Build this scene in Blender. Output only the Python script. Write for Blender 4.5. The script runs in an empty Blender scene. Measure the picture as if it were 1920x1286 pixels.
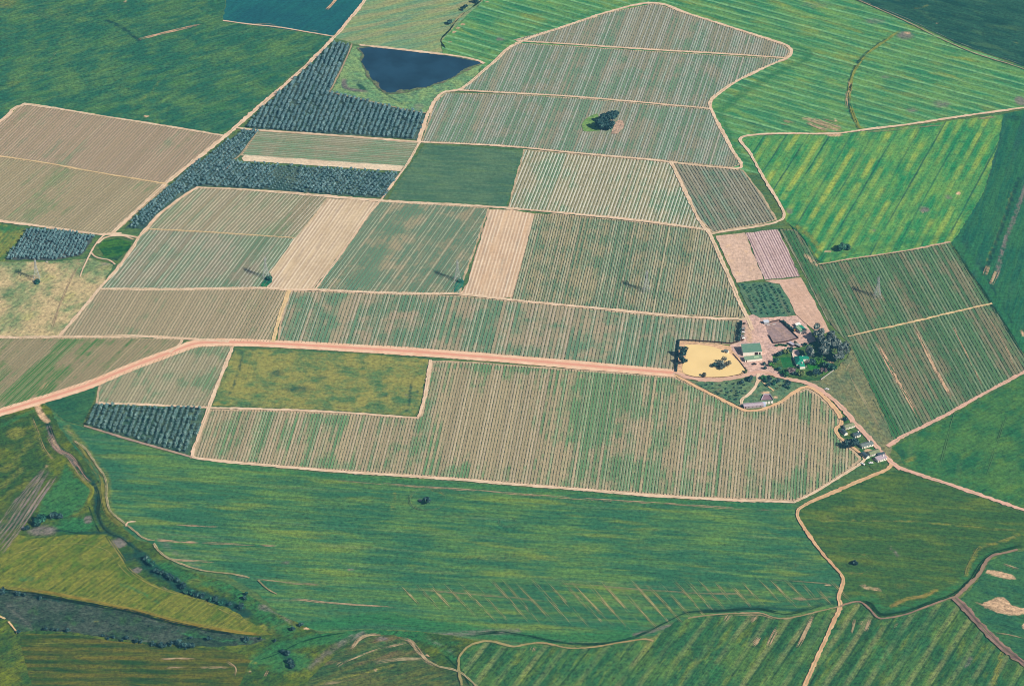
import bpy, bmesh, math, random
import numpy as np
from mathutils import Vector, geometry

R = random.Random(11)
NR = np.random.default_rng(5)
sc = bpy.context.scene
COL = sc.collection

# ------------------------------------------------------------------ camera model and ground tracing
PITCH = math.radians(34.0)
FPX = 5700.0
ALT = 1600.0
CY = -ALT / math.tan(PITCH)
SP, CP = math.sin(PITCH), math.cos(PITCH)

def G(x, y, z=0.0):
    """survey point: photo pixel -> ground position at height z"""
    a = (x - 960.0) / FPX
    b = (643.0 - y) / FPX
    dy = CP + b * SP
    dz = -SP + b * CP
    t = (z - ALT) / dz
    return (a * t, CY + dy * t)

def GL(pts, z=0.0):
    return [G(p[0], p[1], z) for p in pts]

def gdir(p, q):
    a = np.array(G(*p)); b = np.array(G(*q))
    d = b - a
    return d / np.linalg.norm(d)

# ------------------------------------------------------------------ colour: sRGB as seen from the air -> albedo
HAZE = (0.0087, 0.0324, 0.0515)
KLIT = (1.282, 1.257, 1.21)
def lin(s):
    s /= 255.0
    return s / 12.92 if s < 0.04045 else ((s + 0.055) / 1.055) ** 2.4
def col(c, k=1.0):
    return tuple(min(0.85, max(0.006, (lin(c[i]) * k - HAZE[i]) / KLIT[i])) for i in range(3)) + (1.0,)

# ------------------------------------------------------------------ node helper
class NT:
    def __init__(s, name, rough=0.95, spec=0.15):
        s.mat = bpy.data.materials.new(name)
        s.mat.use_nodes = True
        s.t = s.mat.node_tree
        s.b = s.t.nodes['Principled BSDF']
        s.b.inputs['Roughness'].default_value = rough
        s.b.inputs['Specular IOR Level'].default_value = spec
        g = s.t.nodes.new('ShaderNodeNewGeometry')
        s.pos = g.outputs['Position']
    def put(s, inp, v):
        if hasattr(v, 'is_linked'):
            s.t.links.new(v, inp)
        else:
            inp.default_value = v
    def m(s, op, a, b=None, c=None, clamp=False):
        n = s.t.nodes.new('ShaderNodeMath'); n.operation = op; n.use_clamp = clamp
        s.put(n.inputs[0], a)
        if b is not None: s.put(n.inputs[1], b)
        if c is not None: s.put(n.inputs[2], c)
        return n.outputs[0]
    def dot(s, v, d):
        n = s.t.nodes.new('ShaderNodeVectorMath'); n.operation = 'DOT_PRODUCT'
        s.put(n.inputs[0], v); n.inputs[1].default_value = (d[0], d[1], 0)
        return n.outputs['Value']
    def vec(s, x, y, z=0.0):
        n = s.t.nodes.new('ShaderNodeCombineXYZ')
        s.put(n.inputs[0], x); s.put(n.inputs[1], y); s.put(n.inputs[2], z)
        return n.outputs[0]
    def noise(s, v, scale, detail=2.0, rough=0.55, dist=0.0):
        n = s.t.nodes.new('ShaderNodeTexNoise')
        n.inputs['Scale'].default_value = scale; n.inputs['Detail'].default_value = detail
        n.inputs['Roughness'].default_value = rough; n.inputs['Distortion'].default_value = dist
        s.put(n.inputs['Vector'], v)
        return n.outputs['Fac']
    def white(s, x):
        n = s.t.nodes.new('ShaderNodeTexWhiteNoise'); n.noise_dimensions = '1D'
        s.put(n.inputs['W'], x)
        return n.outputs['Value']
    def step(s, x, lo, hi, a=0.0, b=1.0):
        n = s.t.nodes.new('ShaderNodeMapRange'); n.interpolation_type = 'SMOOTHSTEP'; n.clamp = True
        s.put(n.inputs['Value'], x)
        n.inputs['From Min'].default_value = lo; n.inputs['From Max'].default_value = hi
        n.inputs['To Min'].default_value = a; n.inputs['To Max'].default_value = b
        return n.outputs['Result']
    def mix(s, f, a, b, blend='MIX'):
        n = s.t.nodes.new('ShaderNodeMix'); n.data_type = 'RGBA'; n.blend_type = blend; n.clamp_factor = True
        s.put(n.inputs[0], f); s.put(n.inputs[6], a); s.put(n.inputs[7], b)
        return n.outputs[2]
    def attr(s, name):
        n = s.t.nodes.new('ShaderNodeAttribute'); n.attribute_name = name
        return n.outputs['Fac']
    def scale(s, c, f):
        n = s.t.nodes.new('ShaderNodeVectorMath'); n.operation = 'SCALE'
        s.put(n.inputs[0], c); s.put(n.inputs['Scale'], f)
        return n.outputs[0]
    def base(s, c):
        s.put(s.b.inputs['Base Color'], c)

BARE = (212, 178, 146); LUSH = (54, 122, 88); DARK = (32, 84, 84); DRY = (136, 140, 82); MAUVE = (128, 124, 122)

def crop(name, A, B, d, patch=70, streak=(140, 5), sk=0.55, mott=0.25, C=None, stripe=None, stripe2=None, feats=False, bias=0.5, spk=0.0):
    """grass or grain: two tones in patches and in streaks drawn along the sowing direction d"""
    n = NT(name)
    ax = (-d[1], d[0])
    u = n.dot(n.pos, d); v = n.dot(n.pos, ax)
    pn = n.noise(n.pos, 1.0 / patch, 4, 0.6, 0.4)
    sv = n.vec(n.m('DIVIDE', u, streak[0] * .42), n.m('DIVIDE', v, streak[1] * 1.25))
    sn = n.noise(sv, 1.0, 6, 0.7, .5)
    sv2 = n.vec(n.m('DIVIDE', u, streak[0] * .16), n.m('DIVIDE', v, streak[1] * 0.2), 3.7)
    sn2 = n.noise(sv2, 1.0, 3, 0.65)
    f = n.m('ADD', n.m('MULTIPLY', pn, 1 - sk), n.m('MULTIPLY', sn, sk))
    c = n.mix(n.step(f, bias - 0.1, bias + 0.1), col(A), col(B))
    if C:
        cn = n.noise(n.vec(n.m('DIVIDE', u, streak[0] * .5), n.m('DIVIDE', v, streak[1] * 2.2), 9.1), 1.0, 3, 0.6)
        c = n.mix(n.step(cn, 0.52, 0.72, 0, 0.85), c, col(C))
    if stripe:
        for st in ([stripe] if isinstance(stripe, dict) else stripe):
            sd = st.get('d', d); sx = (-sd[1], sd[0])
            uu = n.dot(n.pos, sd); vv = n.dot(n.pos, sx)
            wob = n.m('MULTIPLY', n.m('SUBTRACT', n.noise(n.pos, 1 / 60.0, 2), 0.5), st.get('wob', 0.3))
            x = n.m('ADD', n.m('DIVIDE', vv, st['S']), n.m('ADD', wob, st.get('ph', 0.0)))
            fr = n.m('FRACT', x); idx = n.m('FLOOR', x)
            tri = n.m('ABSOLUTE', n.m('SUBTRACT', fr, 0.5))
            w = st['w']
            msk = n.step(tri, w * .5, w * .5 + st.get('soft', .12), 1.0, 0.0)
            br = n.noise(n.vec(n.m('DIVIDE', uu, st.get('len', 40)), n.m('MULTIPLY', idx, 3.17), 1.3), 1.0, 3, 0.65)
            br = n.step(br, st.get('lo', 0.38), st.get('lo', 0.38) + .25)
            hw = n.m('MULTIPLY_ADD', n.white(idx), .6, .4)
            k = n.m('MULTIPLY', n.m('MULTIPLY', msk, br), n.m('MULTIPLY', hw, st['amt']))
            if st.get('side'):
                k = n.m('MULTIPLY', k, n.step(n.attr('zone'), .2, .8))
            c = n.mix(k, c, col(st['col']))
    if feats:
        en = n.noise(n.pos, 1 / 6.0, 4, 0.65)
        e2 = n.noise(sv2, 1.0, 3, 0.6)
        jj = n.m('ADD', n.m('MULTIPLY', n.m('SUBTRACT', en, .5), 0.9), n.m('MULTIPLY', n.m('SUBTRACT', e2, .5), 0.5))
        for a, cc, am in (('lush', LUSH, .8), ('dry', DRY, .8), ('dark', DARK, .9), ('mauve', MAUVE, .85), ('bare', BARE, .95)):
            at = n.attr(a)
            k = n.step(n.m('ADD', at, n.m('MULTIPLY', jj, n.m('MULTIPLY', at, 1.4))), 0.25, 0.7, 0, am)
            cv = n.mix(en, col(cc, .8), col(cc, 1.15))
            c = n.mix(k, c, cv)
    mt = n.noise(n.pos, 0.3, 4, 0.75)
    k = n.m('ADD', n.m('MULTIPLY', n.m('SUBTRACT', mt, .5), mott * 10.0), n.m('MULTIPLY', n.m('SUBTRACT', sn2, .5), mott * 5.0))
    c = n.scale(c, n.m('ADD', 1.0, k))
    if spk:
        dn = n.noise(n.pos, 0.22, 2, 0.5)
        c = n.mix(n.step(dn, .62, .7, 0, spk), c, col(DARK))
    n.base(c)
    return n.mat

def vine_ground(name, soil, green, d, sp, bright=(205, 200, 175), gb=0.5, bamt=0.55, bprob=0.55, dark=(112, 112, 104), patch=55, mott=0.3, feats=False, rowvar=0.35, damt=.5, bw=.17):
    """vineyard floor: soil and cover crop between vine lines"""
    n = NT(name)
    soil = tuple(x * y for x, y in zip(soil, (.91, .91, .87))); green = tuple(x * y for x, y in zip(green, (.83, .92, .84))); bright = tuple(x * .94 for x in bright)
    gb += .07; dark = tuple(x * .88 for x in dark)
    ax = (-d[1], d[0])
    u = n.dot(n.pos, d); v = n.dot(n.pos, ax)
    x = n.m('DIVIDE', v, sp)
    idx = n.m('FLOOR', x); fr = n.m('FRACT', x)
    h1 = n.white(idx); h2 = n.white(n.m('ADD', idx, 57.3))
    big = n.white(n.m('FLOOR', n.m('DIVIDE', n.m('ADD', idx, 3.0), 4.0)))
    pn = n.noise(n.pos, 1.0 / patch, 5, 0.62, 0.3)
    rn = n.noise(n.vec(n.m('DIVIDE', u, 22.0), n.m('MULTIPLY', idx, 7.31)), 1.0, 3, 0.65)
    f = n.m('ADD', n.m('MULTIPLY', pn, 1.25), n.m('MULTIPLY', n.m('SUBTRACT', rn, .5), rowvar * 1.3))
    f = n.m('ADD', f, n.m('MULTIPLY', n.m('SUBTRACT', h1, .5), rowvar * .55))
    f = n.m('ADD', f, n.m('MULTIPLY', n.m('SUBTRACT', big, .5), rowvar * .55))
    if feats:
        f = n.m('ADD', f, n.m('MULTIPLY', n.attr('lush'), .45))
        f = n.m('SUBTRACT', f, n.m('MULTIPLY', n.attr('dry'), .45))
    c = n.mix(n.step(f, 1.12 - gb, 1.42 - gb), col(soil), col(green))
    mid = n.m('ABSOLUTE', n.m('SUBTRACT', fr, 0.5))
    mk = n.step(mid, bw * .45, bw, 1, 0)
    pick = n.step(h2, 1 - bprob - .06, 1 - bprob + .06)
    bb = n.step(n.noise(n.vec(n.m('DIVIDE', u, 9.0), n.m('MULTIPLY', idx, 3.9), 5.5), 1.0, 3), .25, .6, .35, 1)
    c = n.mix(n.m('MULTIPLY', n.m('MULTIPLY', mk, pick), n.m('MULTIPLY', bb, bamt)), c, col(bright))
    dk = n.step(mid, 0.32, 0.47, 0, damt)
    sp_ = n.step(n.noise(n.pos, 0.5, 1), .35, .6)
    c = n.mix(n.m('MULTIPLY', dk, sp_), c, col(dark))
    if feats:
        en = n.noise(n.pos, 1 / 5.0, 4, 0.65)
        for a, cc in ((('bare', BARE), ('dark', DARK)) + ((('zone', (58, 116, 84)),) if 'f9' in name else ())):
            at = n.attr(a)
            k = n.step(n.m('ADD', at, n.m('MULTIPLY', n.m('SUBTRACT', en, .5), at)), 0.25, 0.7, 0, .85)
            c = n.mix(k, c, col(cc))
    mt = n.noise(n.vec(n.m('DIVIDE', u, 1.6), n.m('DIVIDE', v, .9)), 0.6, 4, 0.75)
    hb = n.m('MULTIPLY', n.m('SUBTRACT', n.white(n.m('ADD', idx, 11.7)), .5), rowvar * .5)
    c = n.scale(c, n.m('ADD', n.m('MULTIPLY_ADD', mt, mott * 5.0, 1.06 - mott * 2.5), hb))
    dots = n.noise(n.pos, .42, 2, .5)
    c = n.mix(n.step(dots, .63, .72, 0, .55), c, col(dark))
    n.base(c)
    return n.mat

def dirt(name, c1, c2, edge=None, tracks=True, mid=None):
    n = NT(name)
    uvn = n.t.nodes.new('ShaderNodeUVMap')
    sx = n.t.nodes.new('ShaderNodeSeparateXYZ'); n.t.links.new(uvn.outputs[0], sx.inputs[0])
    u, v = sx.outputs[0], sx.outputs[1]
    a = n.noise(n.pos, 1 / 9.0, 4, .6)
    c = n.mix(n.step(a, .35, .65), col(c1), col(c2))
    st = n.noise(n.vec(n.m('DIVIDE', u, 30.0), n.m('MULTIPLY', v, 3.0)), 1.0, 3, .6)
    c = n.scale(c, n.m('MULTIPLY_ADD', st, .34, .83))
    av = n.m('ABSOLUTE', v)
    if mid:
        k = n.step(n.m('ABSOLUTE', n.m('SUBTRACT', v, 0.05)), .12, .5, .9, 0)
        c = n.mix(k, c, col(mid))
    if edge:
        e = n.m('ADD', av, n.m('MULTIPLY', n.m('SUBTRACT', n.noise(n.pos, .3, 3, .65), .5), .9))
        c = n.mix(n.step(e, .74, 1.0, 0, .85), c, col(edge))
    if tracks:
        k = n.step(av, .08, .36, .75, 0)
        gz = n.step(n.noise(n.pos, 1 / 26.0, 3, .6), .42, .58)
        c = n.mix(n.m('MULTIPLY', n.m('MULTIPLY', k, gz), n.step(st, .36, .56)), c, col((150, 146, 112)))
    f = n.noise(n.pos, .7, 2)
    c = n.scale(c, n.m('MULTIPLY_ADD', f, .3, .85))
    n.base(c)
    return n.mat

def simple(name, c, c2=None, sc_=0.5, var=.15, rough=.8, spec=.3, k=1.0, bump=0.0, detail=3):
    n = NT(name, rough, spec)
    a = n.noise(n.pos, sc_, detail, .6)
    cc = n.mix(n.step(a, .35, .65), col(c, k), col(c2 or c, k))
    cc = n.scale(cc, n.m('MULTIPLY_ADD', n.noise(n.pos, sc_ * 4, 2), var * 2, 1 - var))
    n.base(cc)
    return n.mat

def leafmat(name, c1, c2, c3=None, sc_=.35, rough=.6):
    """foliage: light and dark sprays mixed through the crown, one tone per leaf spray"""
    n = NT(name, rough, .25)
    at = n.attr('tone')
    oi = n.t.nodes.new('ShaderNodeObjectInfo')
    a = n.noise(n.pos, sc_, 2)
    f = n.m('ADD', n.m('MULTIPLY', a, .8), n.m('MULTIPLY', n.m('SUBTRACT', at, .3), .6))
    cc = n.mix(n.step(f, .25, .8), col(c1), col(c2))
    if c3: cc = n.mix(n.step(at, .8, .95, 0, .7), cc, col(c3))
    cc = n.scale(cc, n.m('MULTIPLY_ADD', oi.outputs['Random'], .3, .85))
    n.base(cc)
    return n.mat

# ------------------------------------------------------------------ object helpers
def tag(o, label=None, cat=None, group=None, kind=None):
    if label: o['label'] = label
    if cat: o['category'] = cat
    if group: o['group'] = group
    if kind: o['kind'] = kind
    return o

def mesh_np(name, v, f, mat=None, parent=None, mats=None):
    me = bpy.data.meshes.new(name)
    v = np.asarray(v, dtype=np.float64)
    if isinstance(f, np.ndarray):
        nf, k = f.shape
        me.vertices.add(len(v)); me.vertices.foreach_set('co', v.astype(np.float32).ravel())
        me.loops.add(nf * k); me.loops.foreach_set('vertex_index', f.astype(np.int32).ravel())
        me.polygons.add(nf); me.polygons.foreach_set('loop_start', np.arange(0, nf * k, k, dtype=np.int32))
        me.update(calc_edges=True)
    else:
        me.from_pydata([tuple(x) for x in v], [], f); me.update()
    for mm in (mats or ([mat] if mat else [])):
        me.materials.append(mm)
    o = bpy.data.objects.new(name, me); COL.objects.link(o)
    if parent: o.parent = parent
    return o

def empty(name, loc, rz=0.0):
    o = bpy.data.objects.new(name, None); COL.objects.link(o)
    o.empty_display_size = 1.0
    o.location = loc; o.rotation_euler = (0, 0, rz)
    return o

KIDS = {}
def copy_tree(o, loc, rz, scale=1.0):
    c = o.copy(); COL.objects.link(c)
    c.location = loc; c.rotation_euler = (0, 0, rz); c.scale = (scale,) * 3
    for ch in [x for x in COL.objects if x.parent == o]:
        d = ch.copy(); COL.objects.link(d); d.parent = c
        for g in [x for x in COL.objects if x.parent == ch]:
            e = g.copy(); COL.objects.link(e); e.parent = d
    return c

def densify(pts, step, jit=0.0, closed=True):
    out = []
    m = len(pts)
    for i in range(m if closed else m - 1):
        a = np.array(pts[i]); b = np.array(pts[(i + 1) % m])
        L = np.linalg.norm(b - a); k = max(1, int(L / step))
        for j in range(k):
            p = a + (b - a) * j / k
            if jit and j: p = p + NR.normal(0, jit, 2)
            out.append(p)
    if not closed: out.append(np.array(pts[-1]))
    return out

def inside(P, poly):
    x, y = P[:, 0], P[:, 1]
    r = np.zeros(len(P), bool)
    n = len(poly)
    for i in range(n):
        x1, y1 = poly[i]; x2, y2 = poly[(i + 1) % n]
        if y1 == y2: continue
        c = ((y1 > y) != (y2 > y)) & (x < (x2 - x1) * (y - y1) / (y2 - y1) + x1)
        r ^= c
    return r

def smooth(pts, step=3.0):
    """Catmull-Rom through the traced points, resampled"""
    P = [np.array(p) for p in pts]
    P = [2 * P[0] - P[1]] + P + [2 * P[-1] - P[-2]]
    out = []
    for i in range(1, len(P) - 2):
        a, b, c, d = P[i - 1:i + 3]
        k = max(2, int(np.linalg.norm(c - b) / step))
        for j in range(k):
            t = j / k
            out.append(0.5 * (2 * b + (c - a) * t + (2 * a - 5 * b + 4 * c - d) * t * t + (3 * b - a - 3 * c + d) * t ** 3))
    out.append(P[-2])
    return np.array(out)

def dist_line(P, line):
    d = np.full(len(P), 1e9)
    for i in range(len(line) - 1):
        a = line[i]; b = line[i + 1]
        ab = b - a; L = ab @ ab
        t = np.clip(((P - a) @ ab) / max(L, 1e-9), 0, 1)
        q = a + t[:, None] * ab
        d = np.minimum(d, np.hypot(*(P - q).T))
    return d

ATTRS = ('lush', 'dry', 'dark', 'mauve', 'bare', 'zone')
def paint(o, feats):
    me = o.data
    n = len(me.vertices)
    co = np.empty(n * 3, np.float32); me.vertices.foreach_get('co', co)
    P = co.reshape(-1, 3)[:, :2].astype(float)
    A = {a: np.zeros(n) for a in ATTRS}
    for ft in feats:
        kind, a = ft[0], ft[1]
        if kind == 'L':       # line: pts px, width m, strength
            line = smooth(GL(ft[2]), 8.0)
            d = dist_line(P, line)
            val = np.clip(1.15 - d / max(ft[3], 3.2) * .9, 0, 1) * ft[4]
        elif kind == 'B':     # blob: centre px, rx px, ry px, strength
            c = np.array(G(*ft[2])); rx = abs(G(ft[2][0] + ft[3], ft[2][1])[0] - c[0]); ry = abs(G(ft[2][0], ft[2][1] - ft[4])[1] - c[1])
            d = np.hypot((P[:, 0] - c[0]) / rx, (P[:, 1] - c[1]) / ry)
            val = np.clip(1.5 - d, 0, 1) * ft[5]
        elif kind == 'P':     # polygon px, fade m, strength
            pl = GL(ft[2]); ins = inside(P, pl)
            d = dist_line(P, [np.array(q) for q in pl + pl[:1]])
            val = np.where(ins, np.clip(.5 + d / ft[3], 0, 1), np.clip(.5 - d / ft[3], 0, 1)) * ft[4]
        elif kind == 'R':     # ring
            c = np.array(G(*ft[2])); d = np.abs(np.hypot(*(P - c).T) - ft[3])
            val = np.clip(1.2 - d / ft[4] * .7, 0, 1) * ft[5]
        A[a] = np.maximum(A[a], val)
    for a in ATTRS:
        at = me.attributes.new(a, 'FLOAT', 'POINT'); at.data.foreach_set('value', A[a].astype(np.float32))

ZL = [0.02]
def field(name, label, poly, mat, feats=None, step=None, jit=.5, cat='field', z=None, kind='structure'):
    if z is None:
        ZL[0] += 0.006; z = ZL[0]
    pts = densify(GL(poly), 6.0 if not step else max(3.0, step), jit)
    V = [Vector((p[0], p[1])) for p in pts]; n = len(V)
    if step:
        A = np.array([[p[0], p[1]] for p in pts])
        lo, hi = A.min(0), A.max(0)
        gx, gy = np.meshgrid(np.arange(lo[0], hi[0], step), np.arange(lo[1], hi[1], step))
        Q = np.stack([gx.ravel(), gy.ravel()], 1) + NR.uniform(-.25, .25, (gx.size, 2)) * step
        Q = Q[inside(Q, A)]
        V += [Vector((p[0], p[1])) for p in Q]
    r = geometry.delaunay_2d_cdt(V, [], [list(range(n))], 1, 1e-4)
    vv = np.array([[p[0], p[1], z] for p in r[0]])
    ff = np.array([list(f) for f in r[2]])
    # wind upwards
    a, b, c = vv[ff[:, 0]], vv[ff[:, 1]], vv[ff[:, 2]]
    cr = (b - a)[:, 0] * (c - a)[:, 1] - (b - a)[:, 1] * (c - a)[:, 0]
    ff[cr < 0] = ff[cr < 0][:, ::-1]
    o = mesh_np(name, vv, ff, mat)
    tag(o, label, cat, None, kind)
    if step:
        thin = [f for f in (feats or []) if f[0] == 'L' and f[1] == 'bare' and f[3] <= 3.0]
        for f in thin: streak('thin pale worn streak in the ' + ' '.join(label.split()[:9]), f[2], f[3] * 1.15, f[4])
        paint(o, [f for f in (feats or []) if f not in thin])
    return o

STREAKM = {}
def streak(label, pts, w, k, tone=None, name='bare_streak', strands=None, fade=.18):
    """worn bare wheel marks: two broken strands of soil showing through the crop"""
    kk = (round(k * 5) / 5, tone)
    if kk not in STREAKM:
        c = tone or tuple(int(BARE[i] * kk[0] + (96, 124, 92)[i] * (1 - kk[0])) for i in range(3))
        STREAKM[kk] = simple('worn_soil', tuple(min(255, int(x * 1.06)) for x in c), tuple(int(x * .92) for x in c), .25, .1, .95, .1)
    L = smooth(GL(pts), 1.6)
    T = np.gradient(L, axis=0); T /= np.linalg.norm(T, axis=1)[:, None] + 1e-9
    Nn = np.stack([-T[:, 1], T[:, 0]], 1); m = len(L)
    env = np.minimum(1, np.minimum(np.arange(m), np.arange(m)[::-1]) / max(4, m * fade))
    VV, FF, n0 = [], [], 0
    strands = strands or ((-.42, .32), (.42, .32), (0, .22)) if w < 2.2 else ((-.38, .36), (.36, .36), (0, .34), (.7, .16), (-.72, .14))
    for off, sw in strands:
        g = np.convolve(NR.normal(0, 1, m + 14), np.ones(15) / 15 ** .5, 'valid')[:m]
        g2 = np.convolve(NR.normal(0, 1, m + 4), np.ones(5) / 5 ** .5, 'valid')[:m]
        hw = w * sw * .5 * np.clip(.72 + g * .5 + g2 * .3, 0, 1.5) * env
        dr = np.cumsum(NR.normal(0, .03, m)); dr -= np.linspace(dr[0], dr[-1], m)
        C = L + Nn * (w * off + dr)[:, None]
        V = np.stack([C - Nn * hw[:, None], C + Nn * hw[:, None]], 1).reshape(-1, 2)
        i = np.arange(m - 1)[:, None] * 2 + np.array([[0, 2, 3, 1]])
        VV.append(np.column_stack([V, np.full(len(V), .56 + .01 * len(VV))])); FF.append(i + n0); n0 += len(V)
    F = np.concatenate(FF)
    o = mesh_np('bare_streak', np.concatenate(VV), F, STREAKM[kk])
    if o.data.polygons[0].normal.z < 0: o.data.flip_normals()
    return tag(o, label, 'streak', None, 'structure')

ZR = [0.9]
def road(name, label, pts, w, mat, jit=.17, cat='dirt road', w2=None, step=2.6, z=None):
    if z is None:
        ZR[0] += 0.006; z = ZR[0] - .2
    L = smooth(GL(pts), step)
    T = np.gradient(L, axis=0); T /= np.linalg.norm(T, axis=1)[:, None] + 1e-9
    Nn = np.stack([-T[:, 1], T[:, 0]], 1)
    s = np.concatenate([[0], np.cumsum(np.hypot(*np.diff(L, axis=0).T))])
    m = len(L)
    if w < 12: w *= .8; w2 = w2 and w2 * .8
    ww = np.full(m, w / 2.0)
    if w2: ww = np.linspace(w / 2.0, w2 / 2.0, m)
    lw2 = np.convolve(NR.normal(0, 1.0, m + 40), np.ones(41) / 41 ** .5, 'valid')[:m] * .1
    wv = np.convolve(NR.normal(0, 1.0, m + 24), np.ones(25) / 25 ** .5, 'valid')[:m] * w * .06
    if w > 12: wv *= .15; lw2 *= .3; jit = .035
    L = L + Nn * wv[:, None] if m > 60 else L
    lw = np.convolve(NR.normal(0, .3, m + 8), np.ones(9) / 9, 'valid')[:m] * (.25 if w > 12 else 1) + lw2
    rows = []
    for k in (-1, -.4, .4, 1):
        off = ww * k * np.clip(1 + lw[:m], .45, 1.5)
        if abs(k) == 1: off = off * (1 + NR.normal(0, jit, m))
        rows.append(L + Nn * off[:, None])
    V = np.stack(rows, 1).reshape(-1, 2)
    V = np.column_stack([V, np.full(len(V), z)])
    i = np.arange(m - 1)[:, None] * 4 + np.arange(3)[None]
    F = np.stack([i, i + 1, i + 5, i + 4], -1).reshape(-1, 4)[:, ::-1]
    o = mesh_np(name, V, F, mat)
    uv = o.data.uv_layers.new(name='UVMap')
    kk = np.tile(np.array([-1, -.4, .4, 1]), m); uu = np.repeat(s, 4)
    li = F.ravel()
    uv.data.foreach_set('uv', np.stack([uu[li], kk[li]], 1).astype(np.float32).ravel())
    return tag(o, label, cat, None, 'structure')

# ------------------------------------------------------------------ vine rows
def row_segments(poly, d, sp):
    ax = np.array((-d[1], d[0])); d = np.array(d)
    P = np.array(poly); v = P @ ax; u = P @ d
    segs = []
    for k in range(math.ceil(v.min() / sp), math.floor(v.max() / sp) + 1):
        x = k * sp; cr = []
        for i in range(len(P)):
            v1, v2 = v[i], v[(i + 1) % len(P)]
            if (v1 > x) != (v2 > x):
                t = (x - v1) / (v2 - v1); cr.append(u[i] + t * (u[(i + 1) % len(P)] - u[i]))
        cr.sort()
        for a, b in zip(cr[::2], cr[1::2]):
            if b - a > 6: segs.append((x, a, b))
    return segs

def ridge(seg, d, w=.3, h=.55, gap=.1, st=1.7, hole=None):
    d = np.array(d); ax = np.array((-d[1], d[0]))
    x, a, b = seg
    a -= R.uniform(.5, 2.0); b += R.uniform(.5, 2.0)
    m = max(3, int((b - a) / st))
    u = np.linspace(a, b, m)
    hh = h * NR.uniform(.55, 1.15, m); hh[NR.random(m) < gap] = .08
    hh[0] = hh[-1] = .7
    wd = w * NR.uniform(.6, 1.3, m)
    j = NR.normal(0, .1, m)
    if hole is not None:
        pc = ax * x + d * u[:, None]
        k = inside(pc, hole); hh[k] = .02; wd[k] = .02
    z = ZVINE
    L = d * u[:, None] + ax * (x + j - wd)[:, None]
    C = d * u[:, None] + ax * (x + j)[:, None]
    Rr = d * u[:, None] + ax * (x + j + wd)[:, None]
    V = np.stack([np.column_stack([L, np.full(m, z)]), np.column_stack([C, z + hh]), np.column_stack([Rr, np.full(m, z)])], 1).reshape(-1, 3)
    i = np.arange(m - 1) * 3
    F = np.concatenate([np.stack([i + 1, i, i + 3, i + 4], 1), np.stack([i + 2, i + 1, i + 4, i + 5], 1)])
    return V, F[:, ::-1]
ZVINE = .4

# ------------------------------------------------------------------ foliage
def crown_np(rx, ry, rz, cz, n, leaf, lobes=7, seed=0, spread=.62, lr=.5):
    g = np.random.default_rng(seed)
    th = g.uniform(0, 2 * np.pi, lobes); rr = np.sqrt(g.uniform(0.05, 1, lobes)) * spread
    lc = np.stack([rr * np.cos(th), rr * np.sin(th), g.uniform(-.45, .6, lobes)], 1)
    ls = lr * g.uniform(.65, 1.15, lobes)
    k = g.integers(0, lobes, n)
    dv = g.normal(size=(n, 3)); dv /= np.linalg.norm(dv, axis=1)[:, None]
    p = lc[k] + dv * (ls[k] * g.uniform(.55, 1.05, n) ** .6)[:, None]
    nrm = dv + g.normal(0, .55, (n, 3)) + np.array([0, 0, .35]); nrm /= np.linalg.norm(nrm, axis=1)[:, None]
    t = np.cross(nrm, g.normal(size=(n, 3))); t /= np.linalg.norm(t, axis=1)[:, None]
    b = np.cross(nrm, t)
    s = leaf * g.uniform(.55, 1.3, n)[:, None]
    c = p * np.array([rx, ry, rz]) + np.array([0, 0, cz])
    q = np.stack([c - t * s - b * s * .55, c + t * s * .9 - b * s * .35, c + t * s * .4 + b * s * .8, c - t * s * .7 + b * s * .5], 1)
    tone = np.repeat(g.random(n), 4)
    return q.reshape(-1, 3), np.arange(n * 4).reshape(-1, 4), tone

def set_tone(o, tone):
    at = o.data.attributes.new('tone', 'FLOAT', 'POINT'); at.data.foreach_set('value', tone.astype(np.float32))

def trunk_np(h, r, limbs, seed, lean=.1, reach=2.5):
    g = np.random.default_rng(seed)
    V, F = [], []
    def tube(a, b, r0, r1, k=6):
        a, b = np.array(a, float), np.array(b, float)
        ax = b - a; ax /= np.linalg.norm(ax)
        s = np.cross(ax, [.3, .9, .1]); s /= np.linalg.norm(s); t = np.cross(ax, s)
        i0 = len(V)
        for c, rr in ((a, r0), (b, r1)):
            for j in range(k):
                an = 2 * math.pi * j / k
                V.append(c + (s * math.cos(an) + t * math.sin(an)) * rr)
        for j in range(k):
            F.append((i0 + j, i0 + (j + 1) % k, i0 + k + (j + 1) % k, i0 + k + j))
        F.append(tuple(i0 + k + j for j in range(k)))
    top = np.array([g.normal(0, lean * h), g.normal(0, lean * h), h * .55])
    tube((0, 0, -.2), top, r, r * .62)
    for j in range(limbs):
        an = 2 * math.pi * j / limbs + g.uniform(-.4, .4)
        e = top + np.array([math.cos(an) * reach * g.uniform(.5, 1), math.sin(an) * reach * g.uniform(.5, 1), h * g.uniform(.15, .4)])
        tube(top * (.75 + .25 * g.random()), e, r * .5, r * .12, 5)
    return np.array(V), F

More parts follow.
